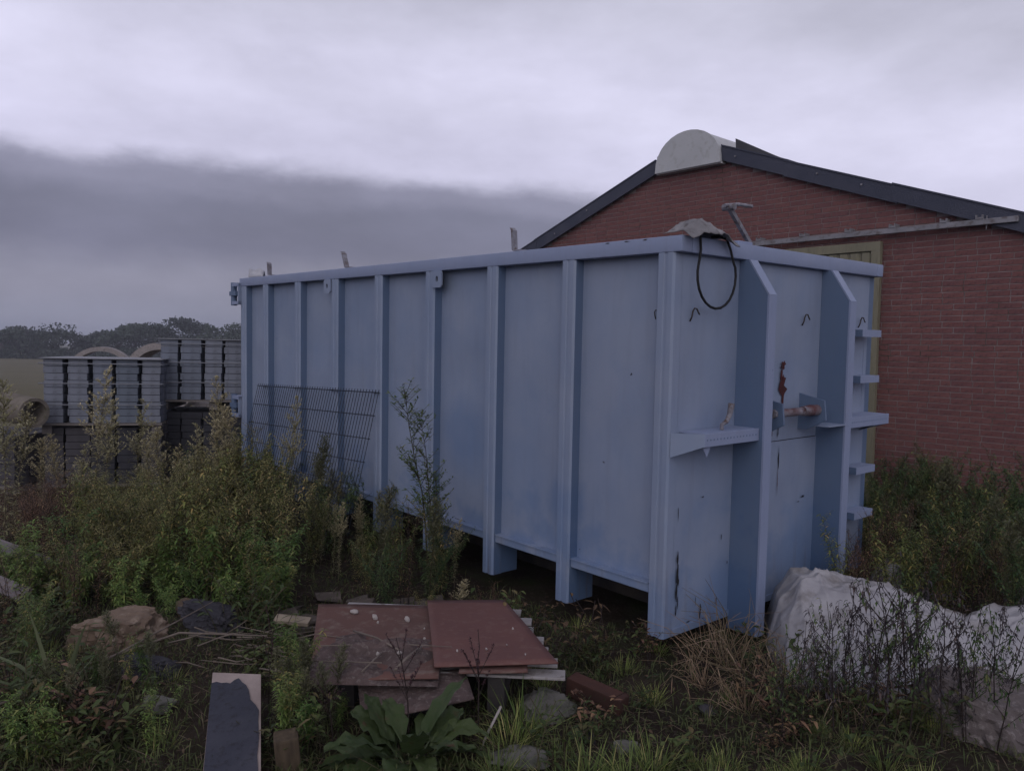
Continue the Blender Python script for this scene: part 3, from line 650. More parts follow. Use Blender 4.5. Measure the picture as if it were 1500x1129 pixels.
for i, (px, py, wpx, nm) in enumerate(FT):
    Y = 152 + 7 * (i % 3); k = Y / 1174.6
    h = (522 - py) * k + 0.3; 
    far_tree(100 + i, h, wpx * k * 1.45, ((px - 750) * k, Y, -1.65), 'dark round-crowned tree, %s from the left in the far treeline' % nm)
hb = MB(); rn = np.random.RandomState(3)
for i in range(5000):
    x = rn.uniform(-110, -50); p = np.array((x, 147 + rn.uniform(-0.5, 0.5), -1.6 + rn.uniform(0, 0.95) * (1 + 0.15 * math.sin(x))))
    u = rn.normal(size=3); u /= np.linalg.norm(u); v = np.cross(u, rn.normal(size=3)); v /= np.linalg.norm(v)
    hb.add([p - u * 0.22, p + v * 0.15, p + u * 0.22, p - v * 0.15], [(0, 1, 2, 3)], rn.rand())
tag(hb.build('field_hedge', M_FAR), 'low dark hedge running along the far edge of the field', 'hedge')
fh = thing('farmhouse', 'small distant house with pale window frames among the far trees', 'house', (-97.0, 149.5, -1.7), R(-20))
M_FHW = rough_mat('far_house_wall', (0.06, 0.055, 0.055), (0.05, 0.045, 0.045), 1, 0.9); M_FHR = rough_mat('far_house_roof', (0.08, 0.07, 0.07), (0.07, 0.06, 0.06), 1, 0.9); M_WHITE = rough_mat('white_frame', (0.6, 0.6, 0.62), (0.5, 0.5, 0.52), 3, 0.6)
MB().box(-2.2, 2.2, -1.5, 1.5, 0, 1.6).build('wall', M_FHW, fh)
MB().prism([(-1.7, 1.601), (1.7, 1.601), (0, 2.9)], 0, -2.35, 2.35).build('roof', M_FHR, fh)
for x in (0.2, 0.9): MB().box(x, x + 0.42, -1.56, -1.501, 0.35, 1.25).build('window', M_WHITE, fh)

# ---------------------------------------------------------------- rubbish and stones in the foreground
def rock(name, size, loc, rot, mat, label, cat, seed, cuts=7, sub=5, amp=0.2, group=None):
    bm = bmesh.new(); bmesh.ops.create_icosphere(bm, subdivisions=sub, radius=1.0); r_ = random.Random(seed)
    pl = [(Vector((r_.uniform(-1, 1), r_.uniform(-1, 1), r_.uniform(-0.8, 1))).normalized(), r_.uniform(0.55, 0.85)) for _ in range(cuts)]
    for v in bm.verts:
        c = v.co.copy()
        for n_, d in pl:
            e = c.dot(n_) - d
            if e > 0: c -= n_ * e * 0.92
        c += v.co.normalized() * (amp * fbm(c.x + seed, c.y, c.z, 1.6, 5) + 0.06 * fbm(c.x, c.y + seed, c.z, 6, 5))
        c.z = min(c.z, 0.52 + 0.06 * fbm(c.x, c.y, seed, 3, 4)); v.co = Vector((c.x * size[0], c.y * size[1], c.z * size[2]))
    mb = MB(); mb.frombm(bm); o = mb.build(name, mat, None, True); o.location = loc; o.rotation_euler = rot
    o.data.set_sharp_from_angle(angle=R(32))
    return tag(o, label, cat, group)
M_SAND = rough_mat('ochre_sandstone', (0.185, 0.135, 0.10), (0.12, 0.085, 0.065), 5, 0.9, (0.26, 0.205, 0.16), 13, 0.6, 0.02)
M_DARKROCK = rough_mat('dark_slate', (0.035, 0.034, 0.042), (0.055, 0.052, 0.06), 5, 0.8, (0.02, 0.02, 0.024), 18, 0.6, 0.02)
M_PINK = rough_mat('pinkish_old_concrete', (0.15, 0.125, 0.122), (0.10, 0.085, 0.085), 3, 0.9, (0.22, 0.195, 0.19), 34, 0.7, 0.02)
M_GREY = rough_mat('grey_mossy_stone', (0.15, 0.142, 0.13), (0.105, 0.10, 0.09), 5, 0.9, (0.055, 0.06, 0.042), 12, 0.9, 0.02)
def gp(x, y, dz=0.0): return (x, y, gh(x, y) + dz)
rock('sandstone_block', (0.25, 0.18, 0.19), gp(-2.14, 4.32, 0.07), (0.1, -0.12, 0.25), M_SAND, 'ochre sandstone block with a flat top, lying among weeds', 'stone', 11, 9)
rock('dark_stone', (0.20, 0.17, 0.12), gp(-1.72, 4.62, 0.07), (0.25, 0.2, 0.7), M_DARKROCK, 'dark slate-grey stone just beyond the ochre sandstone block', 'stone', 23, 8)
rock('dark_stone', (0.16, 0.13, 0.10), gp(-1.78, 3.98, 0.03), (0.1, 0.3, 1.2), M_DARKROCK, 'blackish stone half buried between ochre block and black board', 'stone', 37, 7)
rock('small_pale_stone', (0.075, 0.06, 0.045), gp(-1.60, 3.63, 0.03), (0.2, 0.1, 0.4), M_GREY, 'small pale stone on the soil left of the black board', 'stone', 41, 6, 3)
rock('brown_stone', (0.12, 0.10, 0.07), gp(-1.98, 4.98, 0.04), (0, 0.1, 0.1), M_SAND, 'low brown stone under leaves behind the sandstone block', 'stone', 43, 6, 3)
rock('concrete_lump', (0.40, 0.27, 0.26), gp(2.36, 3.72, 0.04), (0.05, 0.18, -0.35), M_PINK, 'rounded pinkish concrete lump in front of the white sheeting', 'concrete', 53, 4, 5, 0.14)
rock('stone_slab', (0.16, 0.15, 0.07), gp(0.22, 3.86, 0.03), (0.35, 0.12, 0.4), M_GREY, 'pale mossy stone slab tilted in front of the red sheets', 'stone', 61, 8)
rock('flat_stone', (0.15, 0.09, 0.03), gp(0.06, 3.30, 0.01), (0.1, 0.05, 0.2), M_GREY, 'flat stone at the bottom edge among grass', 'stone', 67, 6, 3)
for i, (x, y, s) in enumerate(((0.55, 3.55, 0.07), (0.40, 3.62, 0.05), (-0.05, 3.86, 0.06), (1.0, 3.9, 0.05))):
    rock('rubble_stone', (s, s * 0.8, s * 0.55), gp(x, y, 0.01), (i, i * 2, i), M_DARKROCK if i % 2 else M_GREY, 'small rubble stone lying in the soil below the container corner', 'stone', 70 + i, 6, 3, group='small rubble stones')
# rusty beam end
M_RUSTB = rough_mat('dark_rusty_timber', (0.075, 0.035, 0.028), (0.045, 0.025, 0.022), 6, 0.9)
o = MB().box(-0.16, 0.16, -0.045, 0.045, -0.05, 0.05, bev=0.006).build('brown_beam', M_RUSTB); o.location = gp(0.46, 3.98, 0.045); o.rotation_euler = (0.05, 0.10, R(-38)); tag(o, 'short reddish brown beam lying right of the pale slab', 'beam')
# black-coated board
M_BOARD = rough_mat('pale_chipboard', (0.33, 0.27, 0.25), (0.25, 0.2, 0.19), 8, 0.9)
M_TAR = rough_mat('black_bitumen_coat', (0.028, 0.030, 0.045), (0.045, 0.046, 0.062), 5, 0.55, (0.02, 0.02, 0.026), 30, 0.35)
bd = thing('coated_board', 'board with peeling black coating lying at the bottom of the scene', 'board', (0, 0, 0))
tl, tr, bl = Vector((-1.385, 3.72, 0.205)), Vector((-1.155, 3.71, 0.205)), Vector((-1.08, 2.75, 0.0))
ex = (tr - tl); ey = (bl - tl); en = ex.cross(ey).normalized(); en = en if en.z > 0 else -en
def bp(a, b_, n=0.0): return tl + ex * a + ey * b_ + en * n
mb = MB(); mb.add([bp(0, 0, -.018), bp(1, 0, -.018), bp(1, 1, -.018), bp(0, 1, -.018), bp(0, 0), bp(1, 0), bp(1, 1), bp(0, 1)], [(0, 1, 2, 3), (7, 6, 5, 4), (0, 4, 5, 1), (1, 5, 6, 2), (2, 6, 7, 3), (3, 7, 4, 0)]); mb.build('core', M_BOARD, bd)
rd = random.Random(3); edge = [(0.02, 1.0), (0.0, 0.09)] + [(a, 0.085 + rd.uniform(-0.012, 0.012) - (0.03 if 0.45 < a < 0.62 else 0)) for a in (0.1, 0.2, 0.3, 0.38, 0.47, 0.55, 0.62, 0.70)] + [(0.76, 0.13), (0.80, 0.20), (0.90, 0.235), (0.965, 0.27), (0.955, 0.34), (0.97, 0.45), (0.94, 0.55), (0.96, 0.65), (0.945, 0.8), (0.95, 1.0)]
n = len(edge); vs = [bp(a, b_, 0.0015) for a, b_ in edge] + [bp(a, b_, 0.006) for a, b_ in edge]
mb = MB().add(vs, [tuple(range(n, 2 * n))] + [(i, (i + 1) % n, n + (i + 1) % n, n + i) for i in range(n)]); o = mb.build('black_coating', M_TAR, bd)
# wooden post stump
o = MB().box(-0.05, 0.05, -0.045, 0.045, -0.1, 0.13, bev=0.01).build('wood_stump', rough_mat('weathered_stump', (0.10, 0.075, 0.05), (0.06, 0.045, 0.032), 7, 0.9, vec_scale=(6, 6, 1))); o.location = gp(-0.90, 3.27, 0.02); o.rotation_euler = (0.12, -0.1, 0.3); tag(o, 'short brown wooden stump right of the black-coated board', 'stump')
# red sheets on a pale slatted crate
M_REDS = rough_mat('oxide_red_sheet', (0.135, 0.060, 0.050), (0.112, 0.050, 0.044), 3, 0.6, (0.15, 0.082, 0.068), 22, 0.15, 0.004, spec=0.35)
M_REDD = rough_mat('dirty_red_sheet', (0.13, 0.068, 0.057), (0.105, 0.060, 0.052), 3, 0.85, (0.16, 0.115, 0.098), 14, 0.3, 0.006)
M_CRATE = rough_mat('pale_plastic', (0.33, 0.31, 0.31), (0.24, 0.22, 0.22), 7, 0.7, (0.14, 0.12, 0.11), 20)
M_SOILH = rough_mat('dry_dirt', (0.12, 0.085, 0.08), (0.075, 0.055, 0.052), 12, 0.95, (0.17, 0.14, 0.13), 40, 0.8, 0.02)
def sheet(name, corners, label, mat, thick=0.006, bend=0.012, seed=1, n=14):
    a, b_, c, d = [Vector(p) for p in corners]; vs, fs = [], []
    for j in range(n + 1):
        for i in range(n + 1):
            s, t_ = i / n, j / n
            p = (a * (1 - s) + b_ * s) * (1 - t_) + (d * (1 - s) + c * s) * t_
            vs.append(p + Vector((0, 0, bend * fbm(p.x * 1.3 + seed, p.y * 1.3, seed, 1, 2))))
    for j in range(n):
        for i in range(n): fs.append((j * (n + 1) + i, j * (n + 1) + i + 1, (j + 1) * (n + 1) + i + 1, (j + 1) * (n + 1) + i))
    o = MB().add(vs, fs).build(name, mat, None, True); md = o.modifiers.new('t', 'SOLIDIFY'); md.thickness = thick; md.offset = -1
    return tag(o, label, 'metal sheet')
Z1, Z2 = 0.262, 0.285
sheet('red_sheet', [(-0.90, 3.58, Z1 - 0.03), (-0.31, 3.60, Z1 - 0.01), (-0.36, 4.62, Z1), (-1.10, 4.60, Z1 - 0.01)], 'dusty oxide red sheet strewn with dirt, pebbles and twigs', M_REDD, seed=2)
sheet('red_sheet', [(-0.335, 3.665, Z2 - 0.008), (0.245, 3.72, Z2), (-0.02, 4.64, Z2 + 0.004), (-0.47, 4.62, Z2)], 'clean oxide red sheet lying over the dusty one', M_REDS, bend=0.006, seed=5)
sheet('red_sheet', [(-0.22, 3.64, Z1 - 0.004), (0.10, 3.66, Z1), (0.10, 4.3, Z1), (-0.22, 4.3, Z1)], 'brown sheet edge showing under the clean red sheet', M_REDD, seed=8)
sheet('red_sheet', [(-0.62, 3.40, 0.12), (-0.14, 3.50, 0.20), (-0.20, 3.75, 0.235), (-0.70, 3.70, 0.20)], 'short tilted brown sheet sagging below the dusty red sheet', M_SOILH, seed=12)
cr_ = thing('slatted_crate', 'pale slatted plastic crate base sticking out under the red sheets', 'crate', (-0.33, 4.12, 0.0), R(-4))
ang = math.atan2(0.92, -0.265)
for k in range(7):
    MB().box(-0.55, 0.50 + 0.02 * math.sin(k * 3), -0.40 + k * 0.145, -0.30 + k * 0.145, 0.215, 0.228, bev=0.003).build('slat', M_CRATE, cr_, False).location.x = 0.135 - 0.041 * k
for k in (-1, 0, 1): MB().box(-0.04 + k * 0.36 - 0.05, 0.04 + k * 0.36 - 0.05, -0.38, 0.55, -0.05, 0.2145).build('bearer', M_UNDER, cr_)
# dirt heaped on the dusty sheet, pebbles and twigs on it
vs, fs = [], []
n = 40
for j in range(n + 1):
    for i in range(n + 1):
        x = -0.95 + 0.64 * i / n; y = 3.56 + 0.62 * j / n
        f = math.sin(math.pi * i / n) ** 0.4 * math.sin(math.pi * j / n) ** 0.5
        vs.append((x, y, Z1 - 0.016 + 0.045 * f * (0.55 + 0.9 * fbm(x, y, 2.2, 6, 4)) - 0.02 * (1 - f)))
for j in range(n):
    for i in range(n): fs.append((j * (n + 1) + i, j * (n + 1) + i + 1, (j + 1) * (n + 1) + i + 1, (j + 1) * (n + 1) + i))
o = MB().add(vs, fs).build('dirt_heap', M_SOILH, None, True); o['kind'] = 'stuff'; o['label'] = 'dry brown dirt spread over the dusty red sheet'
M_PEB = rough_mat('pale_pebble', (0.42, 0.38, 0.36), (0.3, 0.27, 0.26), 9, 0.85)
pm = []
for k in range(4):
    bm = bmesh.new(); bmesh.ops.create_icosphere(bm, subdivisions=2, radius=1.0)
    for v in bm.verts: v.co *= 1 + 0.35 * noise.noise(v.co * 1.4 + Vector((k * 7, 0, 0)))
    mb = MB(); mb.frombm(bm); pm.append(mb.mesh('pebble', M_PEB))
for i, (x, y, s) in enumerate(((-0.86, 4.45, 0.026), (-0.73, 4.36, 0.019), (-0.55, 4.34, 0.019), (-0.36, 4.09, 0.013), (-0.70, 4.28, 0.008), (-0.42, 4.02, 0.009), (-0.52, 3.82, 0.018), (-0.62, 3.80, 0.012), (-0.44, 4.2, 0.007), (-0.24, 3.83, 0.007), (0.03, 4.15, 0.008), (0.09, 3.80, 0.007), (-0.10, 3.86, 0.008), (0.0, 3.92, 0.006))):
    o = put('pebble', pm[i % 4], None, (x, y, Z2 + 0.006 if x > -0.3 else Z1 + (0.016 if y < 4.05 else 0.004)), (i, 2 * i, 3 * i), (s * 1.0, s * 0.75, s * 0.5)); tag(o, 'pale pebble lying on the red sheets', 'pebble', 'pebbles on the red sheets')
M_TWIG = rough_mat('dry_twig', (0.20, 0.165, 0.14), (0.13, 0.105, 0.09), 9, 0.9)
def stick(pts, r, label, name='twig', mat=None, group=None):
    o = MB().tube(pts, r, 6).build(name, mat or M_TWIG, None, True); return tag(o, label, 'twig', group)
stick([(-0.80, 4.12, Z1 + 0.012), (-0.66, 3.98, Z1 + 0.03), (-0.52, 3.82, Z1 + 0.03)], [0.006, 0.006, 0.004], 'brown twig slanting across the dusty red sheet')
stick([(-0.42, 3.86, Z1 + 0.03), (-0.47, 3.72, Z1 + 0.03), (-0.50, 3.56, Z1 + 0.04)], [0.008, 0.008, 0.007], 'thicker pale stick poking out behind the dock leaves')
stick([(-0.92, 3.88, Z1 + 0.02), (-0.55, 3.92, Z1 + 0.022), (-0.27, 3.88, Z1 + 0.028)], [0.003, 0.003, 0.002], 'long thin straw lying across both red sheets')
stick([(-0.93, 3.69, Z1 + 0.02), (-0.70, 3.68, Z1 + 0.022), (-0.58, 3.67, Z1 + 0.025)], 0.0035, 'straight pale straw along the front edge of the dusty sheet')
stick([(-0.60, 3.78, Z1 + 0.03), (-0.66, 3.60, Z1 + 0.01)], 0.004, 'short light stick near the front of the dusty sheet')
stick([(-0.02, 3.52, 0.16), (-0.07, 3.46, 0.08), (-0.11, 3.40, 0.01)], 0.006, 'white stick leaning in the dark gap under the red sheets', mat=M_PEB)
# tangle of dry twigs left of the sheets
rd = random.Random(8)
for i in range(34):
    x, y = rd.uniform(-1.75, -0.98), rd.uniform(3.85, 4.45); a = rd.uniform(-0.5, 0.5) + (math.pi if rd.random() < 0.2 else 0); L = rd.uniform(0.12, 0.42)
    z0 = gh(x, y) + rd.uniform(0.03, 0.14); dz = rd.uniform(-0.06, 0.10)
    p = [(x, y, z0), (x + L * .5 * math.cos(a), y + L * .5 * math.sin(a), z0 + dz * 0.6 + rd.uniform(-.02, .02)), (x + L * math.cos(a), y + L * math.sin(a), z0 + dz)]
    stick(p, [0.004, 0.0035, 0.0015], 'thin dry twig in the tangle beside the red sheets', group='tangle of dry twigs')
stick([gp(-2.1, 3.98, 0.05), gp(-1.7, 4.1, 0.16), gp(-1.25, 4.12, 0.17)], [0.006, 0.006, 0.004], 'long pale branch stretching from the sandstone block to the twig tangle')
stick([gp(-2.5, 3.5, 0.02), gp(-2.0, 3.8, 0.10), gp(-1.62, 4.35, 0.25)], [0.007, 0.006, 0.003], 'thin branch rising past the sandstone block')
# pale planks far left, flat plank behind the sheets
M_PLANK = rough_mat('pale_grey_plank', (0.21, 0.19, 0.20), (0.15, 0.13, 0.14), 5, 0.85, vec_scale=(1, 8, 8))
for i, (c, rz, ln, lab) in enumerate((((-3.55, 5.6, 0.28), -24, 1.1, 'upper pale plank slanting behind weeds at the left edge'), ((-3.40, 5.15, 0.20), -24, 0.8, 'lower pale plank slanting behind weeds at the left edge'))):
    o = MB().box(-ln / 2, ln / 2, -0.05, 0.05, -0.012, 0.012, bev=0.003).build('pale_plank', M_PLANK); o.location = c; o.rotation_euler = (R(38), R(7), R(rz)); tag(o, lab, 'plank')
o = MB().box(-0.10, 0.10, -0.03, 0.03, -0.012, 0.012, bev=0.004).build('wood_piece', rough_mat('light_wood', (0.30, 0.25, 0.19), (0.22, 0.18, 0.14), 6, 0.85, vec_scale=(1, 10, 10))); o.location = (-1.20, 4.42, 0.22); o.rotation_euler = (0.3, 0.05, R(-6)); tag(o, 'light wooden piece just left of the dusty red sheet', 'wood')
# broken tiles stacked behind the dusty sheet
M_TILE = rough_mat('brown_grey_tile', (0.10, 0.082, 0.072), (0.065, 0.055, 0.05), 9, 0.9, (0.14, 0.115, 0.10), 20, 0.4)
rd = random.Random(4)
for i in range(15):
    x, y = rd.uniform(-1.45, -0.45), rd.uniform(4.75, 5.5)
    bm = bmesh.new(); bmesh.ops.create_cube(bm, size=1)
    for v in bm.verts: v.co = Vector((v.co.x * rd.uniform(0.10, 0.19), v.co.y * rd.uniform(0.06, 0.12), v.co.z * 0.022))
    mb = MB(); mb.frombm(bm); o = mb.build('broken_tile', M_TILE); o.location = gp(x, y, 0.015 + 0.03 * rd.random()); o.rotation_euler = (rd.uniform(-0.2, 0.5), rd.uniform(-0.35, 0.2), rd.uniform(-0.3, 0.9)); tag(o, 'broken brown tile in the rubble between sheets and container', 'tile', 'broken tiles behind the red sheets')

# white sheeting bundles
M_SHEETW = rough_mat('dirty_white_sheeting', (0.30, 0.29, 0.31), (0.36, 0.35, 0.37), 2.2, 0.34, (0.17, 0.155, 0.15), 3, 0.12, 0.01)
def bundle(name, label, loc, rz, sx, sy, h, seed, prof, nx_=70, ny_=60, fold=0.03, mat=M_SHEETW):
    vs, fs = [], []; rl_ = random.Random(int(seed * 10)); cre = []
    for q in range(110 if sx > 1 else 20):
        th = rl_.gauss(0.5, 0.55); cre.append((rl_.uniform(-sx / 2, sx / 2), rl_.uniform(-sy / 2, sy / 2), math.cos(th), math.sin(th), rl_.uniform(0.009, 0.030) * rl_.choice((1, 1, -0.8)), rl_.uniform(0.010, 0.026), rl_.uniform(0.15, 0.5)))
    for j in range(ny_ + 1):
        for i in range(nx_ + 1):
            a, b_ = i / nx_, j / ny_; x = (a - 0.5) * sx; y = (b_ - 0.5) * sy
            z = h * prof(a, b_)
            xw, yw = x + 0.04 * fbm(x, y, seed, 2.0, 2), y + 0.04 * fbm(x, y, seed + 5, 2.0, 2)
            for cx_, cy_, c_, s_, am, wd_, ln_ in cre:
                al = (xw - cx_) * c_ + (yw - cy_) * s_; ac = (yw - cy_) * c_ - (xw - cx_) * s_
                if abs(al) < ln_: z += am * math.exp(-abs(ac / wd_)) * (1 - (al / ln_) ** 2) * min(1, z / (0.3 * h) + 0.15)
            wr = noise.ridged_multi_fractal(Vector((x * 2.2 + seed, y * 5.0 + x * 2.6, seed)), 0.8, 2.1, 5, 1.0, 2.0) - 1.2
            z += fold * wr * min(1, z / (0.25 * h) + 0.2) + 0.006 * fbm(x, y, seed, 9, 3)
            vs.append((x + 0.03 * fbm(x, y, seed + 4, 2.5, 3), y + 0.04 * fbm(x, y, seed + 8, 2.5, 3), z))
    n = nx_ + 1
    for j in range(ny_):
        for i in range(nx_): fs.append((j * n + i, j * n + i + 1, (j + 1) * n + i + 1, (j + 1) * n + i))
    o = MB().add(vs, fs).build(name, mat, None, True); o.location = loc; o.rotation_euler = (0, 0, rz); return tag(o, label, 'sheeting')
sst = lambda e0, e1, t: (lambda q: q * q * (3 - 2 * q))(min(max((t - e0) / (e1 - e0), 0), 1))
def wide(a, b):
    top = np.interp(a, (0, 0.035, 0.085, 0.30, 0.46, 0.56, 0.68, 0.80, 0.92, 1.0), (0, 0.7, 1.0, 0.93, 0.66, 0.56, 0.74, 0.78, 0.6, 0.5))
    foot = np.interp(a, (0, 0.2, 0.45, 1.0), (0.0, 0.0, 0.12, 0.18))
    return top * sst(foot, foot + 0.62, b) ** 0.8 * (1 - sst(0.84, 1.0, b))
bundle('white_sheeting', 'wide crumpled white plastic sheeting running from the container end to the right edge', (2.60, 4.44, -0.06), R(-12), 2.15, 1.28, 0.45, 3.3, wide, 260, 150, 0.014)
bundle('white_sheeting', 'small heap of white sheeting behind the dry weeds near the building', (2.95, 5.75, -0.03), R(10), 0.75, 0.5, 0.34, 5.5,
       lambda a, b: sst(0, 0.25, a) * (1 - 0.6 * sst(0.3, 0.7, a)) * (1 - sst(0.7, 1, a)) * (sst(0, 0.5, b)) * (1 - sst(0.6, 1.0, b)), 36, 30, 0.07)
# rusty bars beside the sheeting
for i in range(4):
    stick([(1.78 + 0.02 * i, 3.80 + 0.03 * i, 0.03 + 0.03 * i), (2.05, 3.84 + 0.03 * i, 0.03 + 0.032 * i)], 0.006, 'rusty rod in the small pile in front of the white sheeting', 'rusty_rod', M_RUSTB, 'rusty rods')

# ---------------------------------------------------------------- plants
def unit(v):
    n = math.sqrt(v[0] ** 2 + v[1] ** 2 + v[2] ** 2) or 1; return (v[0] / n, v[1] / n, v[2] / n)
def leaf(mb, p, d, L, W, droop=0.3, n=3, tint=0.5, fold=0.3, roll=0.0):
    d = unit(d); s = (d[1], -d[0], 0.0)
    sl = math.hypot(s[0], s[1])
    s = (1, 0, 0) if sl < 1e-4 else (s[0] / sl, s[1] / sl, 0)
    up = (s[1] * d[2] - s[2] * d[1], s[2] * d[0] - s[0] * d[2], s[0] * d[1] - s[1] * d[0])
    if up[2] < 0: up = (-up[0], -up[1], -up[2])
    if roll:
        c, q = math.cos(roll), math.sin(roll); s = tuple(s[k] * c + up[k] * q for k in range(3)); up = tuple(up[k] * c - s[k] * q for k in range(3))
    vs = [p]; fs = []
    for i in range(1, n):
        t = i / n; w = W * 0.5 * math.sin(math.pi * t ** 0.75) if n > 2 else W * 0.5
        m = tuple(p[k] + d[k] * L * t for k in range(3)); m = (m[0], m[1], m[2] - droop * L * t * t)
        f = fold * w
        vs += [tuple(m[k] + s[k] * w + up[k] * f for k in range(3)), m, tuple(m[k] - s[k] * w + up[k] * f for k in range(3))]
    tip = tuple(p[k] + d[k] * L for k in range(3)); vs.append((tip[0], tip[1], tip[2] - droop * L))
    fs += [(0, 1, 2), (0, 2, 3)]
    for i in range(n - 2):
        a = 1 + 3 * i; b_ = a + 3; fs += [(a, b_, b_ + 1, a + 1), (a + 1, b_ + 1, b_ + 2, a + 2)]
    a = 1 + 3 * (n - 2); e = len(vs) - 1; fs += [(a, e, a + 1), (a + 1, e, a + 2)]
    mb.add(vs, fs, tint)
def chip(mb, p, d, L, W, tint):          # a tiny leaf or bract: one folded quad
    d = unit(d); s = unit((d[1] + 0.3, -d[0], 0.25))
    q = tuple(p[k] + d[k] * L * 0.5 for k in range(3))
    mb.add([p, tuple(q[k] + s[k] * W * .5 for k in range(3)), tuple(p[k] + d[k] * L for k in range(3)), tuple(q[k] - s[k] * W * .5 for k in range(3))], [(0, 1, 2, 3)], tint)
def curve(r_, h, lean, wob, n=7, p0=(0, 0, 0)):
    a = r_.uniform(0, 6.28); pts = []
    for i in range(n):
        t = i / (n - 1); pts.append((p0[0] + math.cos(a) * lean * h * t * t + wob * h * (r_.random() - .5) * t, p0[1] + math.sin(a) * lean * h * t * t + wob * h * (r_.random() - .5) * t, p0[2] + h * t))
    return pts
def at(pts, t):
    x = t * (len(pts) - 1); i = min(int(x), len(pts) - 2); f = x - i
    return tuple(pts[i][k] * (1 - f) + pts[i + 1][k] * f for k in range(3))
def dirv(a, el): return (math.cos(a) * math.cos(el), math.sin(a) * math.cos(el), math.sin(el))

def horseweed(seed, h=1.3, dense=1.0, plume=0.45):
    r_ = random.Random(seed); st, fo = MB(), MB(); pts = curve(r_, h, 0.08, 0.02); st.tube(pts, [0.0045 - 0.0035 * i / 6 for i in range(7)], 5)
    for i in range(int(190 * h * dense)):
        t = r_.uniform(0.1, 0.85); p = at(pts, t); a = i * 2.4 + r_.uniform(-.3, .3)
        leaf(fo, p, dirv(a, r_.uniform(0.1, 0.7)), r_.uniform(0.04, 0.085) * (1.15 - 0.6 * t), r_.uniform(0.008, 0.014), r_.uniform(0.1, 0.7), 2, r_.random())
    for i in range(int(64 * dense)):
        t = 1 - plume * r_.random() ** 0.9; p = at(pts, t); a = i * 2.4; L = (0.06 + 0.34 * (1 - t)) * r_.uniform(0.7, 1.2)
        q = tuple(p[k] + dirv(a, 0.85)[k] * L for k in range(3)); st.tube([p, q], [0.0014, 0.0007], 3, cap=False)
        for j in range(int(9 + 60 * L)):
            s_ = r_.uniform(0.15, 1.02); c = tuple(p[k] + (q[k] - p[k]) * s_ for k in range(3))
            chip(fo, c, dirv(r_.uniform(0, 6.28), r_.uniform(0, 1.2)), r_.uniform(0.016, 0.032), r_.uniform(0.007, 0.013), 0.55 + 0.45 * r_.random())
    return st, fo
def spindly(seed, h=1.2):
    r_ = random.Random(seed); st, fo = MB(), MB(); pts = curve(r_, h, 0.1, 0.03); st.tube(pts, [0.004 - 0.003 * i / 6 for i in range(7)], 5)
    for i in range(46):
        t = r_.uniform(0.3, 0.98); p = at(pts, t); a = i * 2.4; L = r_.uniform(0.12, 0.26) * (1.15 - 0.6 * t)
        q = tuple(p[k] + dirv(a, 0.95)[k] * L for k in range(3)); st.tube([p, q], [0.0016, 0.0008], 3, cap=False)
        for j in range(int(130 * L)):
            s_ = r_.uniform(0.1, 1.0); c = tuple(p[k] + (q[k] - p[k]) * s_ for k in range(3))
            chip(fo, c, dirv(r_.uniform(0, 6.28), r_.uniform(-.3, 0.9)), r_.uniform(0.016, 0.034), r_.uniform(0.006, 0.011), r_.random())
    for i in range(90):
        t = r_.uniform(0.05, 0.6); leaf(fo, at(pts, t), dirv(i * 2.4, 0.5), r_.uniform(0.04, 0.08), 0.009, 0.6, 2, r_.random())
    return st, fo
def leafy(seed, h=1.0, stems=4, lw=0.017, ll=0.085, spread=0.22, n=70):
    r_ = random.Random(seed); st, fo = MB(), MB()
    for s in range(stems):
        hh = h * r_.uniform(0.7, 1.05); pts = curve(r_, hh, spread, 0.03, 7, (r_.uniform(-.08, .08), r_.uniform(-.08, .08), 0)); st.tube(pts, [0.004 - 0.003 * i / 6 for i in range(7)], 5)
        for i in range(n):
            t = 0.12 + 0.88 * (i / n) ** 0.8; p = at(pts, t); a = i * 2.4 + r_.uniform(-.5, .5)
            leaf(fo, p, dirv(a, r_.uniform(-0.1, 0.8)), ll * r_.uniform(0.6, 1.25) * (1.1 - 0.45 * t), lw * r_.uniform(0.7, 1.2), r_.uniform(0.15, 0.8), 3, r_.random())
        for i in range(7):
            t = r_.uniform(0.4, 0.95); p = at(pts, t); a = r_.uniform(0, 6.28); L = r_.uniform(0.10, 0.2); q = tuple(p[k] + dirv(a, 0.8)[k] * L for k in range(3))
            st.tube([p, q], [0.0018, 0.0008], 3, cap=False)
            for j in range(13):
                s_ = j / 12; c = tuple(p[k] + (q[k] - p[k]) * s_ for k in range(3)); leaf(fo, c, dirv(j * 2.4, r_.uniform(0, 0.8)), ll * 0.5 * r_.uniform(0.6, 1.2), lw * 0.6, 0.4, 2, r_.random())
    return st, fo
def dead_stalk(seed, h=0.65, br=9):
    r_ = random.Random(seed); st, fo = MB(), MB(); pts = curve(r_, h, 0.12, 0.04); st.tube(pts, [0.0045 - 0.003 * i / 6 for i in range(7)], 5)
    lines = [(pts, 0.35)]
    for i in range(br):
        t = r_.uniform(0.2, 0.85); p = at(pts, t); a = r_.uniform(0, 6.28); L = h * r_.uniform(0.18, 0.42); q = tuple(p[k] + dirv(a, 1.0)[k] * L for k in range(3)); m = tuple((p[k] + q[k]) / 2 + dirv(a, 0)[k] * 0.03 for k in range(3))
        st.tube([p, m, q], [0.002, 0.0015, 0.0008], 4, cap=False); lines.append(([p, m, q], 0.0))
    for ln, lo_ in lines:
        for j in range(13):
            p = at(ln, r_.uniform(lo_, 1.0)); leaf(fo, p, dirv(r_.uniform(0, 6.28), r_.uniform(-1.0, 0.4)), r_.uniform(0.014, 0.034), r_.uniform(0.007, 0.014), r_.uniform(0.2, 0.9), 2, r_.random(), 0.7)
    return st, fo
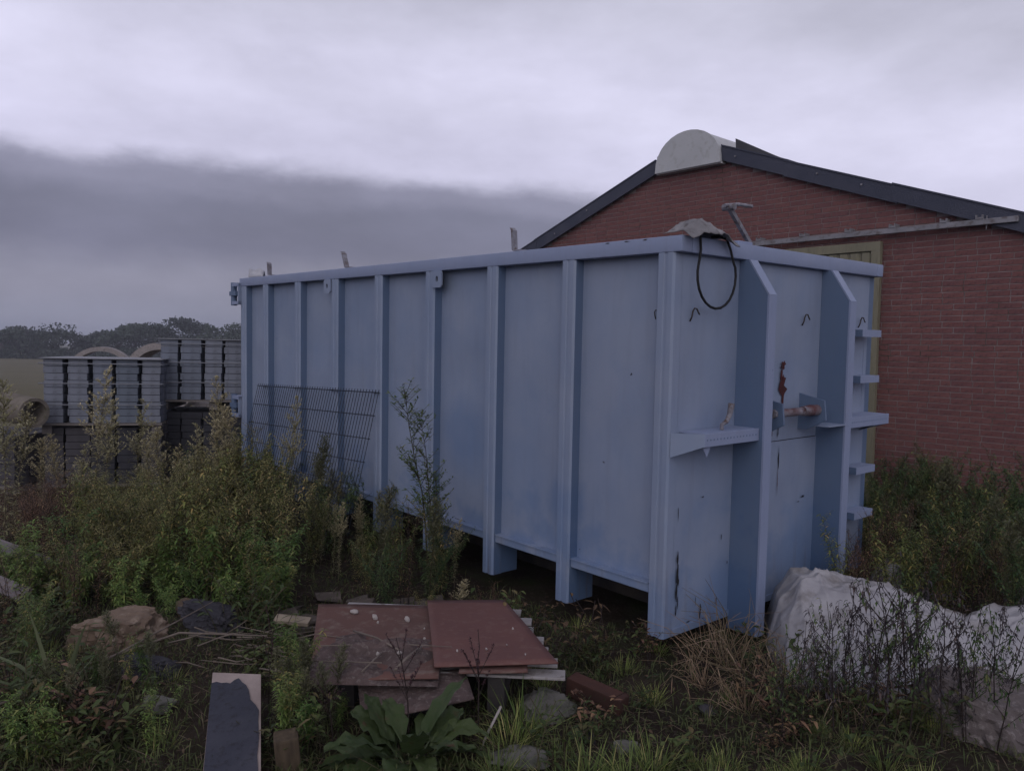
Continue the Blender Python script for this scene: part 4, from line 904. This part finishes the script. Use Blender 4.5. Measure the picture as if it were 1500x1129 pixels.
def seed_stalk(seed, h=0.45):            # dead dock: upright dark branches crowded with seeds
    r_ = random.Random(seed); st, fo = MB(), MB(); pts = curve(r_, h, 0.15, 0.03); st.tube(pts, [0.004 - 0.0025 * i / 6 for i in range(7)], 5)
    lines = [pts]
    for i in range(7):
        p = at(pts, r_.uniform(0.25, 0.75)); a = i * 2.4; L = h * r_.uniform(0.25, 0.45); q = tuple(p[k] + dirv(a, 1.05)[k] * L for k in range(3)); st.tube([p, q], [0.002, 0.001], 4, cap=False); lines.append([p, q])
    for ln in lines:
        for j in range(26): chip(fo, at(ln, r_.uniform(0.45, 1.0)), dirv(r_.uniform(0, 6.28), r_.uniform(-.2, 1.2)), r_.uniform(0.008, 0.016), r_.uniform(0.006, 0.01), r_.random())
    return st, fo
def tuft(seed, n=70, L=0.32, W=0.006, spread=0.09, stiff=0.5):
    r_ = random.Random(seed); fo = MB()
    for i in range(n):
        a = r_.uniform(0, 6.28); e = r_.uniform(0.6, 1.45); q = r_.random() ** 0.5 * spread; p = (q * math.cos(a), q * math.sin(a), -0.01)
        l = L * r_.uniform(0.45, 1.1); leaf(fo, p, dirv(a + r_.uniform(-.6, .6), e), l, W * r_.uniform(0.7, 1.3), r_.uniform(0.05, stiff), 4, r_.random(), 0.4)
    return None, fo
def straw(seed, n=40, L=0.6):
    r_ = random.Random(seed); st, fo = MB(), MB()
    for i in range(n):
        a = r_.uniform(0, 6.28); q = r_.random() * 0.14; p = (q * math.cos(a), q * math.sin(a), 0); l = L * r_.uniform(0.4, 1.0); e = r_.uniform(0.35, 1.4)
        d = dirv(a + r_.uniform(-1, 1), e); m = tuple(p[k] + d[k] * l * 0.6 for k in range(3)); d2 = dirv(a + r_.uniform(-.6, .6), e - r_.uniform(0.2, 1.5)); t_ = tuple(m[k] + d2[k] * l * 0.4 for k in range(3))
        st.tube([p, m, t_], [0.0024, 0.002, 0.0008], 4, tint=r_.random(), cap=False)
        if r_.random() < 0.6: leaf(fo, m, dirv(a + r_.uniform(-1, 1), r_.uniform(-1, 0.4)), r_.uniform(0.08, 0.2), 0.006, 0.5, 3, r_.random())
    return st, fo
def herb(seed, h=0.16, n=60, W=0.02):
    r_ = random.Random(seed); st, fo = MB(), MB()
    for s in range(9):
        pts = curve(r_, h * r_.uniform(0.6, 1.2), 0.6, 0.08, 5, (r_.uniform(-.07, .07), r_.uniform(-.07, .07), 0)); st.tube(pts, 0.0014, 3, cap=False)
        for i in range(n // 9): leaf(fo, at(pts, r_.uniform(0.2, 1)), dirv(r_.uniform(0, 6.28), r_.uniform(-0.2, 0.8)), r_.uniform(0.02, 0.05), W * r_.uniform(0.5, 1.1), 0.3, 3, r_.random())
    return st, fo

G = lambda *a, **k: leaf_mat(*a, **k)
M_GREEN = G('green_weed_leaves', (0.064, 0.095, 0.029), (0.191, 0.222, 0.068), (0.346, 0.278, 0.096))
M_LUSH = G('lush_green_leaves', (0.065, 0.127, 0.033), (0.154, 0.243, 0.065), (0.225, 0.255, 0.086))
M_OLIVE = G('olive_weed_leaves', (0.129, 0.135, 0.048), (0.245, 0.234, 0.086), (0.328, 0.247, 0.107))
M_BROWN = G('brown_dry_leaves', (0.104, 0.062, 0.042), (0.212, 0.132, 0.078), (0.277, 0.189, 0.097))
M_PLUME = G('grey_green_plumes', (0.162, 0.166, 0.074), (0.337, 0.311, 0.169), (0.474, 0.427, 0.271))
M_DEAD = G('dead_dark_leaves', (0.030, 0.025, 0.033), (0.063, 0.053, 0.056), (0.090, 0.064, 0.057), trans=0.08)
M_SEED = G('maroon_seed_heads', (0.036, 0.015, 0.019), (0.058, 0.024, 0.026), trans=0.05)
M_GRASS = G('grass_blades', (0.091, 0.144, 0.036), (0.216, 0.265, 0.078), (0.407, 0.371, 0.152))
M_STRAW = G('tan_straw', (0.134, 0.097, 0.057), (0.268, 0.199, 0.125), (0.348, 0.269, 0.188), trans=0.15)
M_DARKG = G('dark_bush_leaves', (0.039, 0.075, 0.029), (0.091, 0.142, 0.050), (0.182, 0.198, 0.076))
M_STEM = rough_mat('green_brown_stem', (0.06, 0.055, 0.03), (0.045, 0.035, 0.022), 9, 0.8)
M_DSTEM = rough_mat('dark_dead_stem', (0.035, 0.024, 0.022), (0.022, 0.018, 0.018), 9, 0.85)
M_PSTEM = rough_mat('pale_stem', (0.15, 0.125, 0.085), (0.11, 0.09, 0.06), 9, 0.8)

def variants(fn, name, seeds, fm, sm, **kw):
    out_ = []
    for s in seeds:
        st, fo = fn(s, **kw); out_.append((st.mesh(name + '_stem', sm) if st else None, fo.mesh(name + '_foliage', fm)))
    return out_
def plant(var, name, label, cat, loc, rz, sc=1.0, group=None, tilt=(0, 0)):
    sc3 = sc if isinstance(sc, tuple) else (sc, sc, sc)
    if var[0] is None:
        o = put(name, var[1], None, loc, (tilt[0], tilt[1], rz), sc3); return tag(o, label, cat, group)
    t = thing(name, label, cat, loc, 0, group, rot=(tilt[0], tilt[1], rz), scale=sc3)
    put('stem', var[0], t); put('foliage', var[1], t); return t
V_HORSE = variants(horseweed, 'horseweed', (1, 2, 3, 4), M_PLUME, M_PSTEM)
V_HORSE2 = variants(horseweed, 'horseweed', (5, 6, 7), G('grey_olive_leaves', (0.06, 0.07, 0.032), (0.13, 0.135, 0.07), (0.17, 0.165, 0.105)), M_STEM, h=1.0, plume=0.35)
V_LEAFY = variants(leafy, 'leafy_weed', (11, 12, 13, 14), M_GREEN, M_STEM)
V_LUSH = variants(leafy, 'lush_weed', (21, 22, 23), M_LUSH, M_STEM, h=0.75, ll=0.10, lw=0.022, n=46)
V_BROWN = variants(leafy, 'brown_weed', (31, 32, 33), M_BROWN, M_DSTEM, h=0.9, ll=0.05, lw=0.008, spread=0.14)
V_OLIVE = variants(leafy, 'olive_weed', (35, 36, 37), M_OLIVE, M_STEM, h=1.0, ll=0.065, lw=0.012)
V_DARK = variants(leafy, 'dark_bush', (41, 42, 43), M_DARKG, M_DSTEM, h=1.0, stems=7, ll=0.075, lw=0.02, spread=0.35, n=80)
V_DEAD = variants(dead_stalk, 'dead_stalk', (51, 52, 53, 54, 55), M_DEAD, M_DSTEM)
V_DEADG = variants(dead_stalk, 'green_stalk', (56, 57, 58), M_DARKG, M_DSTEM)
V_SEED = variants(seed_stalk, 'seed_stalk', (61, 62), M_SEED, M_DSTEM)
V_SPIN = variants(spindly, 'spindly_weed', (65, 66), M_DARKG, M_STEM)
V_TUFT = variants(tuft, 'grass_tuft', (71, 72, 73), M_GRASS, None)
V_STRAW = variants(straw, 'straw_clump', (81, 82, 83), M_STRAW, M_STRAW)
M_HERB = G('low_herb_leaves', (0.034, 0.056, 0.018), (0.082, 0.112, 0.038), (0.12, 0.10, 0.045))
V_HERB = variants(herb, 'low_herb', (91, 92, 93, 94), M_HERB, M_STEM)
V_HERBD = variants(herb, 'low_herb', (95, 96, 97), M_BROWN, M_DSTEM, W=0.014)
V_REED = variants(tuft, 'broad_grass', (75,), G('broad_grass_blades', (0.075, 0.10, 0.05), (0.13, 0.155, 0.085)), None, n=9, L=0.66, W=0.034, spread=0.04, stiff=0.8)
rp = random.Random(77)
def side(x, y): d = Vector((x - CO.x, y - CO.y, 0)); return d.x * CV.x + d.y * CV.y, d.x * CU.x + d.y * CU.y
def px(x, y): return 750 + 1174.6 * x / y
def put_plant(var, name, label, cat, x, y, sc, group=None, tl_=0.12):
    return plant(rp.choice(var), name, label, cat, (x, y, gh(x, y) - 0.01), rp.uniform(0, 6.28), sc, group, (rp.uniform(-tl_, tl_), rp.uniform(-tl_, tl_)))
def top_at(p):          # how high the thicket stands, as picture row, by picture column
    xs_ = (0, 60, 130, 220, 300, 360, 400, 430); ys_ = (700, 692, 690, 672, 640, 615, 645, 712)
    return np.interp(p, xs_, ys_)
# left thicket
cnt = 0; tries = 0
while cnt < 190 and tries < 4000:
    tries += 1
    y = 4.95 + 4.0 * rp.random() ** 1.05; p = rp.uniform(-25, 425); x = (p - 750) / 1174.6 * y
    s_, u_ = side(x, y)
    if s_ > -0.35 or (85 < p < 345 and y < 5.15): continue
    if y > 8.5 and p < 250: continue
    front = y < 5.5
    h = 1.75 - (top_at(p) - 500) / 1174.6 * y; h *= rp.uniform(0.62, 1.05)
    if front: h *= 0.62
    if p < 115 and y > 5.6: var, nm, lab, gr, base = V_BROWN, 'brown_weed', 'brown drying weed in the thicket along the left edge', 'brown weeds at the left edge', 0.9
    elif front and rp.random() < 0.55: var, nm, lab, gr, base = V_LUSH, 'lush_weed', 'bright green broad-leaved weed along the front of the left thicket', 'lush weeds fronting the left thicket', 0.75
    elif rp.random() < (0.65 if p > 250 else 0.4): var, nm, lab, gr, base = V_OLIVE, 'olive_weed', 'yellowish olive weed in the thicket below the mesh panel', 'olive weeds below the mesh panel', 1.0
    else: var, nm, lab, gr, base = V_LEAFY, 'leafy_weed', 'green leafy weed in the middle of the left thicket', 'leafy weeds in the left thicket', 1.0
    zone = 'by the left edge' if p < 70 else 'before the front pallet' if p < 200 else 'before the pallet gap' if p < 270 else 'left of the mesh panel' if p < 350 else 'at the mesh panel foot'
    depth_ = 'front row' if y < 5.6 else 'middle' if y < 6.9 else 'back'
    kind_ = {'brown_weed': 'brown drying weed', 'lush_weed': 'bright green broad-leaved weed', 'olive_weed': 'yellowish olive weed', 'leafy_weed': 'green leafy weed'}[nm]
    lab = '%s, %s of the left thicket, %s' % (kind_, depth_, zone); gr = lab
    q = max(0.35, h) / base; put_plant(var, nm, lab, 'weed', x, y, (max(q, 0.75), max(q, 0.75), q), gr); cnt += 1
for i, (x, y) in enumerate(((-2.95, 4.75), (-2.75, 4.95), (-2.98, 5.2), (-2.6, 4.85))):
    plant(V_BROWN[i % 3], 'brown_weed', 'thin brown weed standing before the pale planks', 'weed', gp(x, y), i * 1.9, (0.7, 0.7, 0.55), 'brown weeds before the planks')
for i in range(18):
    p = 90 + 340 * ((i * 0.618) % 1.0); y = rp.uniform(4.8, 5.3); x = (p - 750) / 1174.6 * y
    put_plant(V_LUSH, 'lush_weed', 'low bright green weed spilling forward from the left thicket, ' + ('above the stones' if p < 330 else 'above the twig tangle'), 'weed', x, y, rp.uniform(0.28, 0.55), 'low lush weeds ' + ('a' if p < 330 else 'b'), 0.3)
# tall grey-green plumes standing out of the thicket (picture column, top row, distance)
for i, (p, ty, y, lab) in enumerate(((137, 545, 7.4, 'tallest plumed horseweed in front of the strapped pallet nearest the field'), (150, 592, 7.0, None), (88, 642, 6.9, None), (58, 640, 7.2, None), (112, 655, 6.8, None), (197, 590, 7.6, 'slim horseweed plume before the right half of the front pallet'), (240, 622, 7.2, None), (222, 640, 7.0, None), (262, 655, 6.8, None), (288, 622, 7.1, None), (318, 625, 7.3, None), (345, 596, 7.3, 'horseweed plume at the far corner foot of the container'), (357, 640, 7.0, None), (330, 560, 8.4, None), (20, 600, 6.6, None), (5, 560, 6.4, 'horseweed cut by the left edge beside the concrete pipe'))):
    x = (p - 750) / 1174.6 * y; h = 1.75 - (ty - 500 - 0.02 * (p - 0)) / 1174.6 * y
    q = h / 1.3; plant(V_HORSE[i % 4], 'horseweed', lab or 'grey-green plumed horseweed in the left thicket, ' + ('before the front pallet' if p < 230 else 'before the pallet gap' if p < 300 else 'at the container corner'), 'weed', (x, y, gh(x, y)), i * 1.3, (q * 1.15, q * 1.15, q), None if lab else 'plumed horseweeds ' + ('a' if p < 230 else 'b' if p < 300 else 'c'))
# in front of the long side
plant(V_SPIN[0], 'spindly_weed', 'tall thin dark weed standing alone before the middle container panels', 'weed', gp(-0.57, 5.62), 0.4, (1.7, 1.7, 1.22))
plant(V_SPIN[1], 'spindly_weed', 'second thin dark weed crossing the tallest panel weed', 'weed', gp(-0.52, 5.64), 3.4, (1.4, 1.4, 1.05))
plant(V_SPIN[1], 'spindly_weed', 'thin weed with bushy base just right of the tallest panel weed', 'weed', gp(-0.46, 5.55), 2.0, (0.8, 0.8, 0.72))
plant(V_HORSE[1], 'horseweed', 'grey plume weed growing through the mesh panel near its upper corner', 'weed', gp(-1.95, 7.0), 1.0, (0.9, 0.9, 0.98))
plant(V_HORSE2[0], 'horseweed', 'olive weed growing through the middle of the mesh panel', 'weed', gp(-1.58, 6.55), 2.0, (0.85, 0.85, 0.98))
for i in range(62):
    u_ = rp.uniform(0.9, 4.8); s_ = -rp.uniform(0.12, 0.85); w_ = cw(s_, u_, 0); x, y = w_.x, w_.y
    h = rp.uniform(0.3, 0.78) * (0.5 if u_ < 1.5 else 1.0)
    if u_ < 1.6 and s_ > -0.3: continue
    var, b_ = rp.choice(((V_OLIVE, 1.0), (V_HORSE2, 1.0), (V_HORSE, 1.3), (V_BROWN, 0.9), (V_DARK, 1.0), (V_LEAFY, 1.0)))
    q = h / b_; put_plant(var, 'roadside_weed', 'knee-high weed at the foot of the long container side, ' + ('near the mesh panel' if u_ > 3.2 else 'near the tall thin weed' if u_ > 1.9 else 'near the last bare ribs'), 'weed', x, y, (max(q, 0.45), max(q, 0.45), q), 'container foot weeds ' + ('a' if u_ > 3.2 else 'b' if u_ > 1.9 else 'c'))
for i in range(10):
    w_ = cw(-rp.uniform(0.2, 0.7), rp.uniform(0.15, 1.1), 0); put_plant(V_HERB if i % 2 else V_HERBD, 'low_herb', 'low green herb in front of the near container corner', 'weed', w_.x, w_.y, rp.uniform(1.0, 1.9), 'low herbs by the near corner', 0.2)
# beside the building, right
for i in range(95):
    gd = rp.uniform(5.6, 9.05); p = rp.uniform(1268, 1530)
    t_ = gd / (0.66262 * 1.0 + 0.74896 * (p - 750) / 1174.6); y = t_; x = (p - 750) / 1174.6 * y
    s_, u_ = side(x, y)
    if s_ < 2.6 and u_ > -0.1: continue
    ty = np.interp(p, (1268, 1300, 1340, 1420, 1500), (668, 650, 648, 655, 645)); h = (1.75 - (ty - 527) / 1174.6 * y) * rp.uniform(0.45, 0.97)
    if gd < 7.4: h *= 0.72
    var, b_ = rp.choice(((V_DARK, 1.0), (V_DARK, 1.0), (V_DARK, 1.0), (V_LEAFY, 1.0)) if gd > 7.6 else ((V_LEAFY, 1.0), (V_BROWN, 0.9), (V_HORSE2, 1.0), (V_DARK, 1.0), (V_DARK, 1.0)))
    q = max(h, 0.3) / b_; zone = 'nearest the yellow door' if p < 1340 else 'below the middle of the bare brickwork' if p < 1430 else 'towards the right edge'
    lab = ('leafy bush against the brick wall, ' if gd > 7.6 else 'tall weed in front of the wall bushes, ') + zone
    put_plant(var, 'wallside_bush', lab, 'bush', x, y, (max(q, 0.7), max(q, 0.7), q), lab)
# dead stalks before the white sheeting
ZS = lambda p: 'nearest the container' if p < 1230 else 'over its slope' if p < 1320 else 'at its low end' if p < 1400 else 'by the concrete lump'
for i in range(46):
    p = 1160 + 345 * ((i * 0.618) % 1.0); y = rp.uniform(3.5, 4.0); x = (p - 750) / 1174.6 * y
    ty = np.interp(p, (1160, 1200, 1260, 1340, 1420, 1500), (935, 880, 862, 845, 890, 880)); h = (1.75 - (ty - 524) / 1174.6 * y) * rp.uniform(0.6, 1.05); q = max(h, 0.2) / 0.65
    put_plant(V_DEAD if i % 5 < 3 else V_DEADG, 'dead_stalk', ('dark withered' if i % 5 < 3 else 'thin green-leaved') + ' stalk before the white sheeting, ' + ZS(p), 'weed', x, y, (q * 0.9, q * 0.9, q), ('dead' if i % 5 < 3 else 'green') + ' stalks, ' + ZS(p), 0.1)
for i in range(34):
    p = rp.uniform(1240, 1500); y = rp.uniform(5.05, 6.3); x = (p - 750) / 1174.6 * y
    put_plant(V_BROWN if i % 3 else V_LEAFY, 'weed', ('dry brown weed' if i % 3 else 'green leafy weed') + ' behind the white sheeting, ' + ('near the container' if p < 1320 else 'near its middle' if p < 1410 else 'near the right edge'), 'weed', x, y, rp.uniform(0.5, 0.8), ('dry' if i % 3 else 'green') + ' weeds behind sheeting ' + ('a' if p < 1320 else 'b' if p < 1410 else 'c'))
# straw by the end beam
for i, (x, y, s) in enumerate(((1.32, 4.35, 1.0), (1.22, 4.55, 0.85), (1.5, 4.2, 0.75), (1.05, 4.15, 0.6), (1.65, 3.9, 0.7), (1.2, 3.9, 0.6))):
    plant(V_STRAW[i % 3], 'straw_clump', 'tan clump of broken straw below the container end', 'straw', gp(x, y), i * 2.1, s, 'straw clumps below the container end')
# seed stalks over the red sheets
plant(V_SEED[0], 'dock_stalk', 'dark maroon dock seed stalk in front of the dusty red sheet', 'weed', gp(-0.42, 3.42, 0.08), 0.5, 0.95)
plant(V_SEED[1], 'dock_stalk', 'dark maroon dock seed stalk in front of the clean red sheet', 'weed', gp(-0.12, 3.5, 0.02), 2.2, 0.98)
plant(V_SEED[1], 'dock_stalk', 'small dark seed stalk by the left corner of the dusty sheet', 'weed', gp(-0.74, 3.38, 0.06), 4.0, 0.72)
plant(V_SEED[0], 'dock_stalk', 'upright black stem left of the twig tangle', 'weed', gp(-1.12, 3.72, 0.0), 3.0, (0.5, 0.5, 1.1))
# broad-leaved dock
M_DOCK = leaf_mat('dock_leaf', (0.024, 0.045, 0.015), (0.050, 0.080, 0.026), None, 0.5, 0.2, 0.1)
dt = M_DOCK.node_tree; dh = [n for n in dt.nodes if n.type == 'HUE_SAT'][0]; db = dt.nodes['Principled BSDF']; dv = coords(dt, 'Object')
dcol = mixc(dt, rng(dt, nz(dt, dv, 60, 4), 0.35, 0.7), dh.outputs[0], (0.062, 0.082, 0.034)); dcol = mixc(dt, rng(dt, nz(dt, dv, 22, 5), 0.62, 0.7), dcol, (0.07, 0.045, 0.025))
lk(dt, dcol, db.inputs['Base Color']); bump(dt, db, nz(dt, dv, 45, 4), 0.5, 0.01)
dk = thing('dock_plant', 'large green dock plant with broad leaves in front of the red sheets', 'dock plant', gp(-0.40, 3.28), scale=(1.15, 1.15, 1.2))
r_ = random.Random(15)
def dock_leaf(a, el, L, W, droop, stalk=0.09):
    mb = MB(); d = dirv(a, el); s = unit((d[1], -d[0], 0.25 * r_.uniform(-1, 1))); n, m = 14, 6; vs = []; tint = r_.random(); ph = r_.uniform(0, 6); bend = r_.uniform(-0.25, 0.25)
    base = (math.cos(a) * 0.02, math.sin(a) * 0.02, 0.0); ts = stalk / (L + stalk)
    for i in range(n + 1):
        t = i / n; q_ = max(0.0, (t - ts) / (1 - ts))
        w = W * 0.045 if t < ts else W * (0.05 + 0.95 * (1 - abs(2 * q_ ** 0.75 - 1) ** 2.6)) * (1 + 0.10 * math.sin(q_ * 21 + ph))
        if i == n: w = W * 0.12
        c = [base[k] + d[k] * (L + stalk) * t + s[k] * bend * L * t * t for k in range(3)]; c[2] -= droop * L * t ** 2.4
        for j in range(m + 1):
            q = (j / m - 0.5) * 2; e_ = abs(q)
            wave = 0.009 * math.sin(t * 24 + ph + 2.2 * q) * e_ ** 1.5 + 0.006 * math.sin(t * 40 + q * 5) * (1 - e_) + 0.05 * w * e_ - (0.005 if j == m // 2 else 0)
            vs.append((c[0] + s[0] * w * q * .5, c[1] + s[1] * w * q * .5, c[2] + s[2] * w * q * .5 + wave))
    fs = [(i * (m + 1) + j, i * (m + 1) + j + 1, (i + 1) * (m + 1) + j + 1, (i + 1) * (m + 1) + j) for i in range(n) for j in range(m)]
    mb.add(vs, fs, tint); mb.t[0] = tint + 0.001
    o = mb.build('leaf', M_DOCK, dk, True); return o
for i in range(32):
    a = i * 2.4 + r_.uniform(-.3, .3); inner = i < 7
    dock_leaf(a, r_.uniform(0.85, 1.25) if inner else r_.uniform(0.2, 0.9), r_.uniform(0.24, 0.34) if inner else r_.uniform(0.18, 0.30), r_.uniform(0.075, 0.12), r_.uniform(0.25, 0.6) if inner else r_.uniform(0.4, 1.0))
# grass tufts and low herbs in front
for i, (x, y, s) in enumerate(((0.08, 3.55, 0.95), (0.02, 3.42, 0.75), (0.36, 3.22, 0.9), (0.50, 3.18, 0.8), (0.62, 3.3, 0.7), (0.25, 3.1, 0.8), (-0.02, 3.15, 0.6), (0.85, 3.2, 0.55), (0.95, 3.35, 0.5), (1.25, 3.25, 0.6), (1.6, 3.3, 0.55), (-1.95, 3.25, 0.6), (-2.3, 3.7, 0.6), (0.75, 4.0, 0.5), (0.65, 4.35, 0.5))):
    plant(V_TUFT[i % 3], 'grass_tuft', 'green grass tuft in the foreground below the container corner' if x > -0.5 else 'green grass tuft near the lower left corner', 'grass', gp(x, y), i * 1.7, s, 'grass tufts below the container corner' if x > -0.5 else 'grass tufts lower left')
for i in range(46):
    y = rp.uniform(3.15, 5.0); x = rp.uniform(0.02, 0.6) * y if i < 34 else rp.uniform(-0.62, -0.42) * y
    if 1.4 < x and y > 3.9: continue
    side_ = 'right of the pale slab' if x > 0 else 'in the left rubble'
    put_plant(V_TUFT, 'grass_tuft', 'small olive grass tuft in the soil ' + side_, 'grass', x, y, rp.uniform(0.3, 0.6), 'small grass tufts ' + side_, 0.2)
plant(V_REED[0], 'broad_grass', 'arching broad grass blades at the left edge of the foreground', 'grass', gp(-2.05, 3.62, 0.05), 0.3, 0.95)
ZH = lambda x, y: (('left of' if px(x, y) < 120 else 'below') + ' the ochre sandstone block' if px(x, y) < 230 else 'around the black-coated board' if px(x, y) < 450 else 'by the red sheets' if px(x, y) < 850 else 'below the container corner' if px(x, y) < 1120 else 'below the white sheeting') + (', nearest the camera' if y < 3.7 else '')
for i in range(150):
    y = rp.uniform(3.1, 4.9); x = rp.uniform(-0.66, -0.22) * y if i < 100 else rp.uniform(0.0, 0.62) * y
    if -1.45 < x < -1.05 and y < 3.9: continue
    if 85 < px(x, y) < 345 and 3.75 < y < 4.9: continue
    if -1.15 < x < 0.35 and 3.4 < y: continue
    put_plant(V_HERB if rp.random() < (0.85 if x < 0 else 0.6) else V_HERBD, 'low_herb', 'low herb in the foreground, ' + ZH(x, y), 'weed', x, y, rp.uniform(0.8, 1.9) if x < 0 else rp.uniform(0.7, 1.5), 'low herbs, ' + ZH(x, y), 0.2)
for i in range(26):
    y = rp.uniform(3.2, 4.3); p = rp.choice((rp.uniform(-10, 110), rp.uniform(0, 290), rp.uniform(395, 500))); x = (p - 750) / 1174.6 * y
    if 85 < p < 345 and y > 3.75: continue
    zone = 'at the left edge' if p < 110 else 'left of the black-coated board' if p < 300 else 'between the board and the dock'
    put_plant(V_LUSH if i % 3 else V_LEAFY, 'lush_weed', 'short leafy green weed in the near foreground, ' + zone, 'weed', x, y, rp.uniform(0.25, 0.5), 'near weeds ' + zone, 0.25)
for i in range(14):
    y = rp.uniform(3.3, 3.9); x = rp.uniform(-1.05, -0.75) if i < 8 else rp.uniform(-2.3, -1.5)
    put_plant(V_HORSE2, 'wiry_weed', 'wiry grey-green weed between the black board and the dock' if i < 8 else 'wiry green weed in the lower left corner', 'weed', x, y, rp.uniform(0.28, 0.42), 'wiry weeds by the black board' if i < 8 else 'wiry weeds lower left')
# fine ground cover nobody could count: short blades, dead leaves, straw bits
gc = MB(); rn = random.Random(12)
for i in range(60000):
    y = 2.9 + 6.5 * rn.random() ** 1.4; x = rn.uniform(-0.68, 0.68) * y
    s_, u_ = side(x, y)
    if 0.1 < s_ < 2.3 and u_ > 0.05: continue
    dn = fbm(x, y, 1.5, 1.4, 3)
    if dn < -0.25 and rn.random() < 0.75: continue
    z_ = gh(x, y); k = rn.random()
    if k < 0.80: leaf(gc, (x, y, z_), dirv(rn.uniform(0, 6.28), rn.uniform(0.5, 1.5)), rn.uniform(0.03, 0.15), 0.006, 0.4, 2, rn.random() * 0.5)
    elif k < 0.92: chip(gc, (x, y, z_ + 0.012), dirv(rn.uniform(0, 6.28), rn.uniform(-0.2, 0.5)), rn.uniform(0.015, 0.038), rn.uniform(0.008, 0.018), 0.55 + rn.random() * 0.22)
    else: leaf(gc, (x, y, z_ + 0.015), dirv(rn.uniform(0, 6.28), rn.uniform(-0.05, 0.3)), rn.uniform(0.05, 0.2), 0.004, 0.05, 2, 0.85 + rn.random() * 0.15)
m, t, b = newmat('ground_litter'); a = N(t, 'ShaderNodeAttribute'); a.attribute_name = 'tint'; rpn = N(t, 'ShaderNodeValToRGB'); e = rpn.color_ramp
e.elements[0].color = (0.042, 0.058, 0.022, 1); e.elements[1].color = (0.19, 0.155, 0.11, 1)
for p_, c_ in ((0.45, (0.095, 0.105, 0.045)), (0.55, (0.075, 0.048, 0.034)), (0.84, (0.12, 0.082, 0.058))): q_ = e.elements.new(p_); q_.color = (*c_, 1)
lk(t, a.outputs['Fac'], rpn.inputs[0]); lk(t, rpn.outputs[0], b.inputs['Base Color']); b.inputs['Roughness'].default_value = 0.8; b.inputs['Specular IOR Level'].default_value = 0.15
o = gc.build('ground_cover', m); o['kind'] = 'stuff'; o['label'] = 'short grass, dead leaves and straw bits covering the soil'

# ---------------------------------------------------------------- thin evening haze
hz = MB().box(-1100, 1100, -260, 1900, -3, 8.5).build('haze', None); hz['kind'] = 'stuff'; hz['label'] = 'thin grey evening haze over the field'
hm = bpy.data.materials.new('thin_haze'); hm.use_nodes = True; ht = hm.node_tree; ht.nodes.clear()
pv = N(ht, 'ShaderNodeVolumePrincipled'); pv.inputs['Color'].default_value = (0.80, 0.82, 0.92, 1); pv.inputs['Density'].default_value = 0.0011; pv.inputs['Anisotropy'].default_value = 0.2
ho = N(ht, 'ShaderNodeOutputMaterial'); ht.links.new(pv.outputs[0], ho.inputs['Volume']); hz.data.materials.clear(); hz.data.materials.append(hm)
